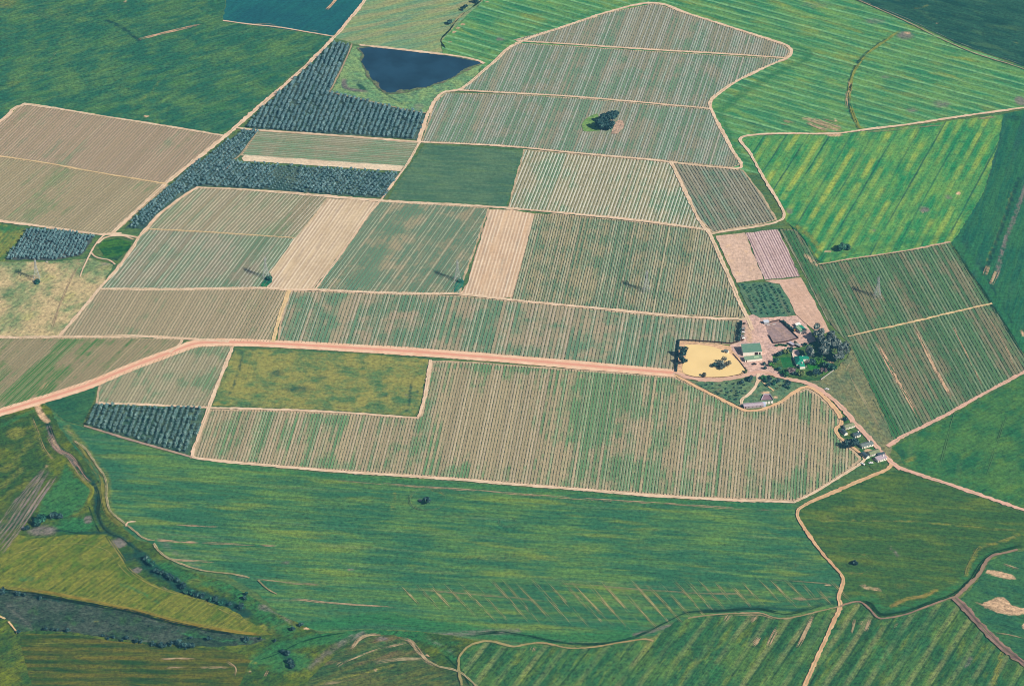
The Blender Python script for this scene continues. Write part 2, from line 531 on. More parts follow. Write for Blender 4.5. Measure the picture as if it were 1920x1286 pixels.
class MB:
    def __init__(s): s.v = []; s.f = []
    def box(s, x0, x1, y0, y1, z0, z1):
        i = len(s.v)
        s.v += [(x0, y0, z0), (x1, y0, z0), (x1, y1, z0), (x0, y1, z0), (x0, y0, z1), (x1, y0, z1), (x1, y1, z1), (x0, y1, z1)]
        s.f += [tuple(i + k for k in q) for q in ((3, 2, 1, 0), (4, 5, 6, 7), (0, 1, 5, 4), (1, 2, 6, 5), (2, 3, 7, 6), (3, 0, 4, 7))]
        return s
    def poly(s, pts):
        i = len(s.v); s.v += [tuple(p) for p in pts]; s.f.append(tuple(range(i, i + len(pts)))); return s
    def slab(s, pts, t):
        """thick sheet: corner loop (upper face), thickness t downwards"""
        i = len(s.v); n = len(pts)
        s.v += [tuple(p) for p in pts] + [(p[0], p[1], p[2] - t) for p in pts]
        s.f.append(tuple(range(i, i + n))); s.f.append(tuple(range(i + 2 * n - 1, i + n - 1, -1)))
        for k in range(n):
            s.f.append((i + (k + 1) % n, i + k, i + n + k, i + n + (k + 1) % n))
        return s
    def tube(s, a, b, r, k=6, r1=None):
        r1 = r if r1 is None else r1
        a = Vector(a); b = Vector(b); ax = (b - a).normalized()
        u = ax.cross(Vector((.31, .9, .17))).normalized(); w = ax.cross(u)
        i = len(s.v)
        for c, rr in ((a, r), (b, r1)):
            for j in range(k):
                an = 2 * math.pi * j / k
                s.v.append(tuple(c + (u * math.cos(an) + w * math.sin(an)) * rr))
        for j in range(k): s.f.append((i + j, i + (j + 1) % k, i + k + (j + 1) % k, i + k + j))
        s.f.append(tuple(i + k + j for j in range(k))); s.f.append(tuple(i + k - 1 - j for j in range(k)))
        return s
    def build(s, name, mat, parent=None, bevel=0.0):
        me = bpy.data.meshes.new(name); me.from_pydata(s.v, [], s.f)
        bm = bmesh.new(); bm.from_mesh(me); bmesh.ops.recalc_face_normals(bm, faces=bm.faces); bm.to_mesh(me); bm.free()
        me.materials.append(mat)
        o = bpy.data.objects.new(name, me); COL.objects.link(o)
        if parent: o.parent = parent
        return o
# ================================================================== GROUND AND FIELDS
base_d = gdir((300, 900), (900, 930))
m_ground = crop('meadow_ground', (74, 116, 88), (104, 128, 84), base_d, patch=60)
me = MB(); me.poly([(-6000, -6000, 0), (6000, -6000, 0), (6000, 8000, 0), (-6000, 8000, 0)])
tag(me.build('ground', m_ground), 'wide green farmland ground under all the fields', 'ground', None, 'structure')

D_ROADA = gdir((215, 437), (420, 257))
D_V16 = gdir((360, 855), (390, 768))
D_UP = gdir((795, 265), (835, 180))
D_F4 = gdir((1600, 120), (1700, 147))
D_F7 = gdir((1620, 470), (1700, 330))
D_F9 = gdir((1668, 830), (1465, 430))
D_F2 = gdir((520, 60), (640, -20))

# --- far and upper green fields
field('green_field', 'big dark green grain field above the pinkish vineyards', [(-120, -120), (440, -120), (418, 40), (625, 70), (420, 255), (300, 236), (200, 220), (60, 197), (38, 197), (-10, 232), (-120, 300)],
      crop('grain_dark', (46, 108, 92), (92, 134, 90), gdir((100, 150), (400, 60)), patch=45, streak=(70, 7), sk=.5, mott=.3, C=(70, 124, 86), feats=True, bias=.53, stripe=dict(S=23, w=.06, soft=.06, col=(100, 140, 108), amt=.35, wob=.06, len=90)), step=5, feats=[
      ('L', 'bare', [(258, 76), (300, 65), (355, 52), (378, 47)], 2.6, 1), ('L', 'dark', [(198, 38), (225, 50), (250, 68), (265, 78)], 2.2, .9),
      ('L', 'lush', [(245, 205), (290, 165), (330, 115), (370, 80), (410, 40)], 7, .42), ('L', 'dry', [(250, 200), (280, 175), (310, 140)], 5, .42),
      ('L', 'bare', [(90, 120), (100, 105), (108, 98)], 1.8, .5), ('B', 'bare', (272, 219), 5, 1.5, .8), ('B', 'bare', (388, 214), 3, 1, .8), ('B', 'bare', (225, 20), 4, 2, .6),
      ('B', 'bare', (235, 2), 6, 3, .7), ('B', 'bare', (32, 190), 5, 2, .7), ('B', 'dry', (25, 155), 22, 10, .4), ('B', 'dry', (95, 25), 60, 20, .34), ('B', 'dry', (10, 5), 30, 14, .5),
      ('B', 'dark', (426, 116), 4, 3, .7), ('L', 'lush', [(-20, 215), (40, 190), (150, 202), (300, 225)], 6, .4), ('L', 'lush', [(395, 235), (470, 190), (560, 115)], 9, .4), ('L', 'dark', [(240, 215), (320, 225), (400, 240)], 5, .4)])
field('green_field', 'deep teal green field in the top corner beside the narrow pale road', [(440, -120), (418, 40), (625, 68), (690, -5), (760, -120)],
      crop('grain_teal', (24, 98, 108), (38, 110, 112), D_F2, patch=60, mott=.2, feats=True), step=6, feats=[
      ('L', 'bare', [(612, 20), (622, 10), (636, -8)], 2.3, 1), ('L', 'bare', [(597, 2), (600, -3)], 1.6, .5), ('L', 'bare', [(470, 46), (500, 46), (522, 50)], 1.4, .55), ('L', 'bare', [(580, 57), (600, 60)], 1.3, .5)])
field('contour_field', 'olive green field with wide curved contour bands above the reservoir', [(690, -5), (628, 72), (680, 87), (830, 105), (828, 80), (845, 60), (870, 35), (905, 3), (925, -120), (760, -120)],
      crop('contour_grass', (112, 154, 122), (144, 162, 114), gdir((650, 60), (860, 15)), patch=50, streak=(120, 7), sk=.8, mott=.22, C=(100, 148, 124),
           stripe=dict(S=21, w=.3, col=(168, 160, 120), amt=.7, wob=1.1, len=120, lo=.3)), step=6,
      feats=[])
field('striped_field', 'bright green grain field with parallel pale stripes around the upper vineyards', [(925, -120), (905, 3), (870, 35), (845, 60), (828, 80), (830, 105), (905, 116), (890, 160), (1395, 322), (1440, 330), (1395, 262), (1445, 252), (1600, 247), (1700, 235), (1920, 203), (2060, 190), (2060, 180), (1920, 127), (1800, 86), (1700, 40), (1600, 0), (1480, -50), (1400, -120)],
      crop('grain_bright', (62, 136, 98), (112, 158, 96), D_F4, patch=60, streak=(110, 8), sk=.65, mott=.22, C=(136, 156, 86), feats=True, bias=.5,
           stripe=[dict(S=13, w=.12, soft=.14, col=(134, 190, 138), amt=.75, wob=.3, len=120, lo=.22), dict(S=13, ph=.45, w=.3, soft=.2, col=(40, 112, 96), amt=.4, wob=.3, len=80, lo=.36), dict(S=13, ph=.2, w=.06, soft=.08, col=(30, 100, 92), amt=.6, wob=.3, len=80, lo=.34)]), step=4.5, feats=[
      ('L', 'bare', [(1590, 205), (1588, 180), (1594, 168), (1592, 150)], 2.6, .85), ('L', 'dark', [(1612, 244), (1597, 215), (1591, 185), (1594, 150), (1608, 118), (1640, 88), (1668, 72)], 2.0, .75), ('L', 'dry', [(1612, 244), (1597, 215), (1591, 185), (1594, 150), (1608, 118), (1640, 88), (1690, 52)], 3.2, .42),
      ('B', 'mauve', (1697, 67), 18, 8, .75), ('B', 'bare', (1702, 62), 7, 4, .7), ('L', 'bare', [(1510, 222), (1535, 230), (1568, 243)], 6, .62), ('L', 'bare', [(1560, 246), (1580, 243)], 3, .7), ('B', 'bare', (1568, 226), 5, 3, .6), ('B', 'bare', (1475, 228), 8, 4, .5), ('L', 'bare', [(1515, 224), (1540, 234), (1562, 243)], 3, .8), ('L', 'bare', [(1525, 222), (1548, 230), (1580, 241)], 2.6, .7), ('L', 'bare', [(1512, 230), (1535, 240), (1556, 247)], 2.8, .7), ('L', 'bare', [(1465, 226), (1490, 232)], 2.4, .6), ('L', 'bare', [(1462, 234), (1480, 237)], 2, .6), ('L', 'bare', [(1540, 222), (1575, 232)], 2, .5),
      ('B', 'mauve', (1765, 195), 22, 9, .55), ('B', 'mauve', (1710, 207), 14, 6, .55), ('B', 'mauve', (1660, 145), 12, 4, .55), ('B', 'mauve', (1640, 40), 30, 8, .45), ('B', 'mauve', (1530, 10), 40, 10, .4), ('B', 'mauve', (1914, 190), 12, 9, .85),
      ('L', 'lush', [(1480, 85), (1512, 95), (1510, 112), (1470, 130), (1400, 170), (1350, 210)], 10, .6), ('L', 'lush', [(890, 110), (965, 70), (1060, 40), (1228, -4), (1300, 18), (1400, 50), (1480, 80)], 7, .5),
      ('L', 'lush', [(1345, 205), (1360, 240), (1390, 295), (1420, 320)], 9, .6), ('B', 'mauve', (938, 74), 10, 4, .7), ('B', 'mauve', (1000, 60), 20, 8, .35),
      ('B', 'bare', (872, 38), 3.2, 1.6, .85), ('B', 'bare', (866, 46), 3, 1.6, .85), ('B', 'bare', (860, 53), 3.6, 1.8, .85), ('B', 'bare', (853, 60), 3.6, 2, .85), ('B', 'bare', (845, 78), 3, 1.8, .8), ('B', 'bare', (914, 4), 3, 1.5, .7)])
field('green_field', 'dark teal field beyond the diagonal fence line in the far corner', [(1400, -120), (1480, -52), (1600, -2), (1700, 38), (1800, 84), (1920, 125), (2060, 178), (2060, -120)],
      crop('grain_dark_far', (28, 86, 84), (54, 104, 92), D_F4, patch=60, streak=(120, 9), sk=.7, mott=.25, C=(72, 114, 92), feats=True), step=6, feats=[
      ('L', 'dry', [(1715, 18), (1740, 10)], 4, .5), ('B', 'bare', (1758, 44), 3, 1.5, .7), ('L', 'dry', [(1895, 75), (1908, 83)], 3, .5), ('L', 'mauve', [(1600, 2), (1700, 42), (1800, 92), (1920, 133)], 3, .55)])
field('striped_field', 'vivid green field with yellow diagonal stripes next to the curving farm track', [(1393, 262), (1445, 254), (1600, 249), (1700, 238), (1882, 214), (1872, 270), (1845, 360), (1800, 435), (1783, 455), (1700, 470), (1600, 486), (1540, 496), (1515, 455), (1490, 425), (1473, 415), (1467, 385), (1432, 332), (1408, 288)],
      crop('grain_vivid', (48, 138, 96), (104, 158, 96), D_F7, patch=55, streak=(110, 6), sk=.55, mott=.24, C=(112, 164, 92), feats=True,
           stripe=[dict(S=12.6, w=.2, soft=.25, col=(164, 180, 92), amt=1.0, wob=.12, len=50, lo=.38), dict(S=21, ph=.32, w=.035, soft=.045, col=(26, 96, 90), amt=.9, wob=.06, len=120, lo=.3)]), step=4, feats=[
      ('B', 'bare', (1563, 252), 18, 5, .75), ('B', 'bare', (1530, 250), 14, 4, .6), ('B', 'bare', (1607, 262), 4, 2, .7), ('L', 'lush', [(1480, 410), (1510, 440), (1540, 478), (1600, 470), (1700, 455), (1780, 440)], 9, .55),
      ('L', 'dry', [(1495, 425), (1520, 445), (1535, 465)], 6, .6), ('B', 'bare', (1795, 363), 7, 2.5, .8), ('B', 'mauve', (1778, 370), 8, 6, .65), ('B', 'mauve', (1733, 393), 11, 7, .7), ('B', 'bare', (1732, 398), 4, 2, .5), ('B', 'mauve', (1638, 433), 5, 4, .6), ('B', 'mauve', (1625, 447), 4, 2, .6),
      ('B', 'bare', (1552, 471), 7, 3.5, .75), ('B', 'mauve', (1480, 395), 8, 8, .6), ('L', 'lush', [(1872, 250), (1850, 330), (1800, 430)], 14, .35), ('L', 'bare', [(1610, 250), (1700, 242), (1780, 234)], 1.5, .55), ('L', 'bare', [(1830, 224), (1870, 220)], 2, .6)])
field('green_field', 'dark green crop with long thin diagonal lines along the edge of the right vineyard', [(1882, 214), (1920, 206), (2060, 192), (2060, 720), (1960, 690), (1922, 668), (1860, 570), (1783, 455), (1800, 435), (1845, 360), (1872, 270)],
      crop('grain_lined', (38, 106, 92), (58, 118, 90), gdir((1860, 520), (1920, 330)), patch=60, streak=(120, 5), sk=.6, mott=.25, feats=True,
           stripe=[dict(S=19, w=.26, col=(62, 128, 90), amt=.5, wob=.15, len=90, lo=.3), dict(S=19, ph=.4, w=.2, col=(62, 92, 98), amt=.5, wob=.2, len=80, lo=.36)]), step=4, feats=[
      ('L', 'mauve', [(1868, 520), (1882, 460), (1905, 400), (1925, 345)], 2.4, .75), ('L', 'dark', [(1848, 508), (1870, 450), (1895, 380), (1912, 330)], 2.6, .8), ('L', 'dry', [(1850, 490), (1872, 440), (1900, 355)], 2, .55),
      ('L', 'bare', [(1846, 518), (1853, 498)], 2.4, .9), ('L', 'bare', [(1858, 535), (1870, 508)], 2.6, .9), ('B', 'bare', (1917, 625), 4, 6, .8),
      ('L', 'lush', [(1795, 452), (1840, 520), (1890, 600), (1930, 670)], 8, .55), ('L', 'dark', [(1806, 448), (1850, 520), (1900, 610)], 1.6, .6), ('L', 'dry', [(1850, 300), (1838, 330), (1822, 372)], 7, .55), ('B', 'lush', (1900, 230), 25, 12, .5), ('B', 'dark', (1905, 222), 18, 9, .5)])
field('green_field', 'plain green field on the far side of the pale road below the right vineyard', [(1672, 840), (1700, 822), (1760, 792), (1850, 742), (1922, 702), (2060, 630), (2060, 1010), (1922, 955), (1800, 912), (1740, 892), (1695, 872), (1688, 855)],
      crop('grain_plain', (46, 110, 84), (80, 128, 84), gdir((1700, 850), (1900, 760)), patch=45, streak=(60, 9), sk=.4, mott=.25, C=(94, 134, 80), feats=True,
           stripe=dict(S=46, w=.05, soft=.05, col=(96, 130, 92), amt=.55, wob=.2, len=60, d=gdir((1758, 870), (1790, 760)))), step=5, feats=[
      ('B', 'dark', (1690, 850), 14, 10, .5), ('L', 'dry', [(1690, 868), (1705, 862), (1715, 858)], 1.8, .7), ('L', 'lush', [(1700, 870), (1780, 890), (1900, 935)], 7, .5), ('B', 'dry', (1712, 850), 14, 8, .35), ('L', 'dry', [(1760, 795), (1800, 775), (1830, 760)], 2, .4), ('B', 'dry', (1870, 850), 30, 20, .3)])
# --- lower fields
F14 = [(85, 762), (120, 790), (160, 802), (240, 828), (300, 845), (358, 858), (450, 871), (600, 885), (750, 895), (900, 906), (1100, 922), (1300, 938), (1490, 944), (1493, 965), (1505, 988), (1540, 1038), (1573, 1078), (1578, 1090), (1570, 1120), (1572, 1137), (1500, 1152), (1460, 1158), (1420, 1149), (1340, 1151), (1290, 1158), (1225, 1192), (1180, 1200), (1120, 1210), (1000, 1205), (940, 1200), (880, 1196), (780, 1182), (690, 1178), (610, 1185), (540, 1165), (480, 1110), (420, 1075), (330, 1058), (290, 1020), (255, 1010), (215, 975), (200, 950), (190, 910), (165, 870), (140, 840), (110, 800)]
field('green_field', 'broad green field with long pale streaks below the big vineyard', F14,
      crop('grain_broad', (56, 114, 92), (100, 140, 88), gdir((400, 950), (1300, 1010)), patch=75, streak=(170, 6), sk=.62, mott=.26, C=(118, 144, 84), feats=True, bias=.53,
           stripe=[dict(S=26, w=.07, soft=.06, col=(116, 142, 108), amt=.5, wob=.1, len=90, lo=.42)]), step=3.6, feats=[
      ('P', 'zone', [(740, 1080), (900, 1062), (1200, 1078), (1400, 1086), (1560, 1098), (1545, 1130), (1430, 1142), (1290, 1146), (1180, 1180), (1060, 1195), (930, 1180), (820, 1155), (745, 1140)], 16, 1),
      ('L', 'bare', [(612, 900), (660, 903), (750, 910), (850, 917), (950, 925), (1100, 936), (1250, 945), (1400, 955), (1482, 960)], 1.7, .85), 
      ('L', 'bare', [(541, 1126), (560, 1124), (620, 1131), (700, 1137), (745, 1140)], 1.9, .7), ('L', 'bare', [(775, 1104), (800, 1107), (850, 1112), (890, 1115), (960, 1121), (1030, 1129)], 1.5, .45), ('L', 'bare', [(1040, 1093), (1110, 1098), (1200, 1106), (1300, 1112), (1380, 1114), (1440, 1120)], 1.4, .5),
      ('L', 'bare', [(1445, 1087), (1500, 1091), (1570, 1096)], 1.3, .45), ('L', 'bare', [(1480, 1122), (1520, 1124), (1566, 1118)], 1.2, .4), ('B', 'bare', (1500, 1122), 14, 4, .7), ('B', 'bare', (1552, 1096), 9, 3, .6),
      ('L', 'bare', [(292, 1013), (320, 1015), (375, 1018)], 1.9, .95), ('L', 'bare', [(375, 1018), (430, 1020), (480, 1022)], 1.6, .6), ('L', 'bare', [(310, 1045), (330, 1050), (410, 1054)], 1.7, .85), ('L', 'bare', [(330, 984), (370, 986), (410, 988)], 1.7, .7), ('L', 'bare', [(485, 1022), (520, 1024)], 1.8, .8), ('L', 'bare', [(480, 1086), (530, 1092), (600, 1097)], 1.8, .62),
      ('L', 'mauve', [(300, 1010), (320, 1030), (345, 1045), (370, 1060)], 9, .4), ('B', 'mauve', (455, 1080), 12, 4, .6), ('B', 'mauve', (658, 1066), 8, 3, .6), ('B', 'bare', (655, 1066), 3, 1.2, .7), ('B', 'mauve', (535, 1055), 14, 5, .5),
      ('R', 'dry', (801, 937), 15.6, .6, .62), ('R', 'dry', (801, 937), 14.0, .5, .5), ('L', 'dry', [(740, 925), (736, 955)], .9, .6), ('R', 'dry', (950, 978), 9, .5, .35),
      ('L', 'lush', [(380, 868), (600, 890), (900, 912), (1300, 943), (1480, 950)], 5, .62), ('L', 'lush', [(560, 1180), (700, 1160), (800, 1170), (1000, 1196), (1180, 1192)], 13, .75), ('L', 'lush', [(1130, 1185), (1190, 1170), (1240, 1150)], 9, .5),
      ('L', 'mauve', [(800, 1192), (900, 1186), (970, 1182)], 7, .55), ('L', 'dark', [(1280, 1148), (1340, 1143), (1420, 1138), (1500, 1143), (1560, 1128)], 4.5, .6), ('L', 'mauve', [(1190, 1190), (1230, 1180), (1265, 1170)], 4, .7), ('L', 'mauve', [(1040, 1200), (1100, 1206), (1150, 1203)], 3, .5),
      ('L', 'lush', [(95, 770), (140, 790), (175, 770)], 6, .35), ('L', 'dry', [(125, 765), (150, 790)], 5, .4), ('L', 'dry', [(125, 800), (150, 830), (180, 870), (200, 900), (203, 950), (230, 985)], 7, .55), ('L', 'bare', [(122, 808), (137, 817)], 2.2, .85),
      ('L', 'dry', [(140, 785), (175, 797)], 2, .5), ('B', 'dry', (560, 1000), 90, 14, .3), ('B', 'dry', (960, 1045), 170, 12, .38), ('B', 'dry', (1090, 1030), 60, 14, .35), ('B', 'dry', (1480, 1060), 70, 12, .38), ('B', 'dry', (620, 1090), 60, 10, .35), ('B', 'dark', (330, 890), 120, 10, .3), ('B', 'dark', (560, 930), 160, 14, .3), ('B', 'dark', (380, 1000), 40, 14, .3),
      ('L', 'lush', [(210, 975), (260, 1015), (320, 1060), (420, 1090), (500, 1125)], 8, .5)])
field('green_field', 'green field with a ringed dark tree between the lower road and the gully', [(1497, 962), (1510, 948), (1560, 927), (1630, 897), (1662, 884), (1690, 882), (1740, 900), (1800, 920), (1920, 962), (2060, 1015), (2060, 1010), (1915, 1027), (1880, 1033), (1850, 1045), (1836, 1075), (1818, 1098), (1800, 1115), (1740, 1136), (1700, 1150), (1650, 1158), (1625, 1138), (1610, 1128), (1577, 1135), (1577, 1110), (1583, 1090), (1575, 1072), (1540, 1030), (1507, 985)],
      crop('grain_ring', (62, 106, 78), (92, 122, 76), gdir((1560, 1000), (1850, 1030)), patch=60, streak=(120, 8), sk=.65, mott=.25, C=(106, 128, 76), feats=True, bias=.55), step=4, feats=[
      ('R', 'dry', (1605, 1056), 14.2, .6, .62), ('R', 'dry', (1605, 1056), 12.6, .5, .5), ('L', 'dry', [(1910, 1004), (1870, 1018), (1840, 1024), (1825, 1045), (1815, 1065), (1810, 1080)], 1.0, .7), ('L', 'mauve', [(1668, 1025), (1676, 1033), (1686, 1043)], 2.2, .6),
      ('L', 'bare', [(1616, 1096), (1628, 1103), (1648, 1105)], 4, .6), ('L', 'dry', [(1630, 1100), (1660, 1120)], 8, .4), ('L', 'dry', [(1670, 1138), (1700, 1122), (1730, 1118), (1757, 1105)], 2.6, .8), ('L', 'lush', [(1590, 1125), (1640, 1120), (1650, 1145), (1700, 1138), (1760, 1118), (1810, 1085), (1840, 1050), (1900, 1024)], 8, .6),
      ('L', 'dark', [(1650, 1150), (1700, 1144), (1760, 1125)], 5, .5), ('B', 'dry', (1690, 1098), 30, 8, .4), ('B', 'dry', (1790, 1092), 26, 8, .4), ('L', 'bare', [(1540, 970), (1560, 973)], 2, .4), ('L', 'dry', [(1540, 975), (1700, 977), (1850, 990), (1920, 996)], 1.2, .55), ('B', 'lush', (1560, 900), 40, 10, .5), ('B', 'mauve', (1563, 975), 8, 2, .4), ('B', 'bare', (1577, 1006), 4, 1.2, .7)])
field('green_field', 'small corner field with smooth bare soil patches beside the eroded gully', [(1800, 1122), (1822, 1103), (1842, 1074), (1857, 1050), (1885, 1038), (2060, 1005), (2060, 1340), (1960, 1275), (1920, 1243), (1880, 1212), (1840, 1170)],
      crop('grain_corner', (50, 106, 88), (72, 122, 86), gdir((1830, 1110), (1920, 1135)), patch=40, streak=(80, 6), sk=.5, mott=.28, feats=True), step=3.5, feats=[
      ('P', 'bare', [(1848, 1068), (1870, 1069), (1907, 1081), (1902, 1085), (1880, 1084), (1852, 1076)], 2.5, 1), ('P', 'bare', [(1838, 1131), (1858, 1125), (1870, 1118), (1884, 1120), (1896, 1134), (1922, 1140), (1960, 1150), (1960, 1162), (1925, 1152), (1890, 1152), (1862, 1146)], 2.5, 1), ('P', 'bare', [(1914, 1170), (1940, 1160), (1940, 1185), (1918, 1180)], 2, 1),
      ('L', 'bare', [(1825, 1128), (1850, 1137), (1880, 1148)], 1.6, .7), ('L', 'bare', [(1880, 1057), (1912, 1068)], 2, .6), ('L', 'bare', [(1865, 1186), (1900, 1192), (1925, 1198)], 1.2, .6)])
field('striped_field', 'deep green sloping field with brown diagonal ridges along the bottom edge', [(862, 1228), (880, 1212), (905, 1203), (940, 1208), (960, 1212), (1000, 1208), (1060, 1215), (1120, 1213), (1180, 1203), (1225, 1195), (1265, 1165), (1290, 1160), (1340, 1153), (1420, 1151), (1460, 1160), (1500, 1154), (1560, 1140), (1577, 1137), (1610, 1132), (1625, 1142), (1652, 1160), (1700, 1153), (1740, 1139), (1792, 1122), (1808, 1140), (1850, 1188), (1890, 1226), (1960, 1275), (2060, 1340), (2060, 1420), (800, 1420), (880, 1290), (862, 1250)],
      crop('grain_ridged', (54, 110, 84), (92, 132, 84), gdir((1230, 1286), (1330, 1150)), patch=45, streak=(80, 5), sk=.5, mott=.34, C=(116, 138, 80), feats=True, bias=.53,
           stripe=[dict(S=14.8, w=.1, soft=.2, col=(146, 146, 104), amt=.62, wob=.25, len=60, lo=.34), dict(S=14.8, ph=.22, w=.05, soft=.07, col=(30, 76, 66), amt=.7, wob=.25, len=90, lo=.28), dict(S=14.8, ph=.5, w=.2, soft=.2, col=(36, 84, 70), amt=.6, wob=.25, len=60, lo=.36)]), step=3.6, feats=[  # thin dark stripe: painted shadow beside each pale ridge
      ('L', 'bare', [(1340, 1155), (1420, 1152), (1460, 1161), (1500, 1155)], 1.8, .6), ('L', 'bare', [(1368, 1152), (1358, 1166)], 2.2, .85), ('L', 'bare', [(1420, 1154), (1408, 1168)], 2.2, .8), ('L', 'bare', [(1002, 1212), (998, 1222)], 2.6, .8), ('L', 'bare', [(1460, 1175), (1450, 1192), (1440, 1212)], 2.3, .8), ('L', 'bare', [(1525, 1155), (1510, 1185), (1494, 1215)], 2, .75), ('L', 'bare', [(1603, 1160), (1595, 1190)], 1.8, .6), ('L', 'bare', [(1632, 1160), (1622, 1185)], 2, .7), ('L', 'bare', [(1683, 1167), (1672, 1185)], 1.8, .7), ('B', 'bare', (1613, 1167), 6, 3, .8),
      ('B', 'bare', (880, 1232), 7, 2, .75), ('L', 'bare', [(1425, 1194), (1412, 1212)], 2.6, .7), ('B', 'lush', (1650, 1230), 28, 40, .5), ('B', 'lush', (1340, 1260), 18, 26, .5), ('L', 'mauve', [(1822, 1230), (1812, 1250)], 2, .6), ('L', 'dry', [(1878, 1222), (1872, 1250), (1860, 1290)], 1.8, .7), ('L', 'lush', [(890, 1215), (960, 1222), (1060, 1225), (1200, 1210)], 5, .4), ('L', 'mauve', [(905, 1218), (890, 1235), (880, 1250)], 3, .3)])
# --- wild ground in the lower corner
field('grassland', 'rough olive and green grassland around the dry creek', [(-120, 790), (0, 776), (70, 755), (95, 765), (110, 800), (140, 840), (165, 870), (190, 910), (200, 950), (215, 975), (255, 1012), (290, 1022), (330, 1062), (420, 1090), (500, 1135), (520, 1150), (600, 1188), (690, 1180), (790, 1184), (870, 1196), (905, 1202), (878, 1214), (862, 1232), (866, 1255), (885, 1295), (850, 1420), (-120, 1420)],
      crop('rough_grass', (58, 98, 72), (106, 122, 68), gdir((0, 900), (120, 840)), patch=38, streak=(60, 9), sk=.35, mott=.34, C=(112, 122, 74), feats=True, bias=.54, spk=.35), step=3.4, feats=[
      ('L', 'bare', [(70, 758), (76, 775), (88, 790)], 4, .9), ('L', 'mauve', [(92, 800), (98, 825), (105, 842), (130, 855), (140, 872)], 3.2, .8), ('L', 'bare', [(97, 820), (103, 832), (110, 840)], 2.4, .8), ('L', 'dark', [(86, 782), (95, 812), (110, 838), (135, 858), (152, 885), (175, 905), (182, 930), (180, 955), (195, 990), (230, 1010), (265, 1038), (290, 1060), (330, 1095)], 3.6, .75),
      ('L', 'dry', [(58, 785), (68, 805), (80, 840), (100, 862)], 2, .6), ('L', 'bare', [(94, 855), (102, 864)], 1.6, .7), ('B', 'dry', (30, 812), 22, 14, .6), ('L', 'dry', [(0, 880), (40, 850), (80, 800)], 9, .42), ('L', 'dry', [(0, 915), (40, 880)], 8, .5), ('L', 'lush', [(0, 800), (40, 780), (62, 770)], 6, .5), ('B', 'dark', (30, 785), 30, 6, .35), ('B', 'dark', (90, 780), 10, 8, .3),
      ('P', 'mauve', [(82, 872), (110, 868), (100, 890), (60, 940), (20, 985), (-20, 1020), (-30, 1000), (20, 945), (60, 900)], 5, .3), ('B', 'bare', (88, 874), 7, 3, .5),
      ('P', 'lush', [(122, 868), (150, 900), (172, 915), (165, 940), (150, 960), (110, 975), (70, 965), (80, 930), (108, 900)], 8, .8), ('L', 'dry', [(130, 868), (160, 905), (174, 918), (166, 938)], 2.6, .7), ('B', 'lush', (140, 985), 45, 16, .8), ('B', 'mauve', (165, 974), 9, 8, .8), ('B', 'mauve', (80, 995), 30, 12, .7), ('B', 'mauve', (222, 1018), 16, 10, .85), ('B', 'mauve', (256, 1069), 11, 6, .85), ('B', 'dark', (240, 1045), 16, 12, .6),
      ('L', 'dark', [(95, 993), (140, 998), (190, 998), (225, 1006)], 3, .7), ('L', 'dark', [(262, 1040), (285, 1068), (320, 1085), (345, 1108), (385, 1118), (430, 1135), (460, 1150)], 9, .8), ('L', 'lush', [(300, 1060), (350, 1085), (430, 1100), (480, 1140), (540, 1180)], 16, .6), ('B', 'dry', (365, 1090), 20, 8, .5),
      ('L', 'dry', [(182, 905), (195, 935), (203, 965), (225, 985)], 4, .6), ('B', 'dry', (490, 1178), 14, 10, .65), ('B', 'mauve', (495, 1138), 16, 8, .6), ('L', 'mauve', [(500, 1140), (530, 1155), (550, 1170)], 5, .5), ('B', 'bare', (575, 1178), 6, 3, .8), ('B', 'bare', (564, 1160), 4, 2, .6), ('L', 'lush', [(480, 1240), (540, 1210), (620, 1195), (700, 1184), (780, 1190)], 11, .85), ('B', 'lush', (540, 1240), 50, 22, .8), ('L', 'dark', [(525, 1220), (545, 1240), (550, 1255)], 6, .6), ('L', 'mauve', [(585, 1250), (610, 1225), (650, 1200), (680, 1188)], 7, .55),
      ('L', 'lush', [(780, 1190), (830, 1215), (850, 1235)], 8, .6), ('B', 'lush', (850, 1205), 20, 7, .5), ('L', 'mauve', [(800, 1195), (840, 1218), (860, 1228)], 5, .4), ('L', 'bare', [(496, 1270), (503, 1256)], 1.6, .7), ('L', 'dry', [(440, 1236), (470, 1240), (480, 1243)], 3, .6), ('B', 'bare', (468, 1258), 5, 4, .5)])
field('contour_field', 'olive mounded field with curved tan ploughing marks at the bottom edge', [(560, 1300), (590, 1262), (630, 1225), (665, 1200), (700, 1188), (740, 1190), (775, 1202), (800, 1225), (825, 1248), (860, 1258), (885, 1290), (880, 1420), (500, 1420)],
      crop('mound_grass', (58, 98, 78), (98, 112, 78), gdir((600, 1270), (780, 1225)), patch=40, streak=(70, 5), sk=.6, mott=.34, C=(122, 112, 88), feats=True), step=3, feats=[
      ('L', 'bare', [(658, 1218), (672, 1200), (692, 1190), (715, 1190)], 2.2, .75), ('L', 'bare', [(752, 1197), (770, 1203), (785, 1222), (800, 1240), (820, 1250)], 2.2, .85), ('L', 'bare', [(640, 1245), (660, 1235), (710, 1218), (765, 1204)], 1.8, .7), ('L', 'bare', [(700, 1243), (750, 1236), (795, 1235)], 2.2, .6), ('B', 'bare', (805, 1228), 9, 3, .8), ('L', 'bare', [(630, 1250), (645, 1240)], 2.4, .8), ('B', 'bare', (705, 1256), 7, 2.5, .7), ('L', 'dry', [(600, 1280), (680, 1262), (740, 1245)], 3, .6), ('L', 'bare', [(605, 1283), (640, 1278)], 2, .6), ('B', 'mauve', (715, 1197), 16, 5, .7), ('L', 'lush', [(670, 1230), (720, 1205), (755, 1205)], 6, .5)])
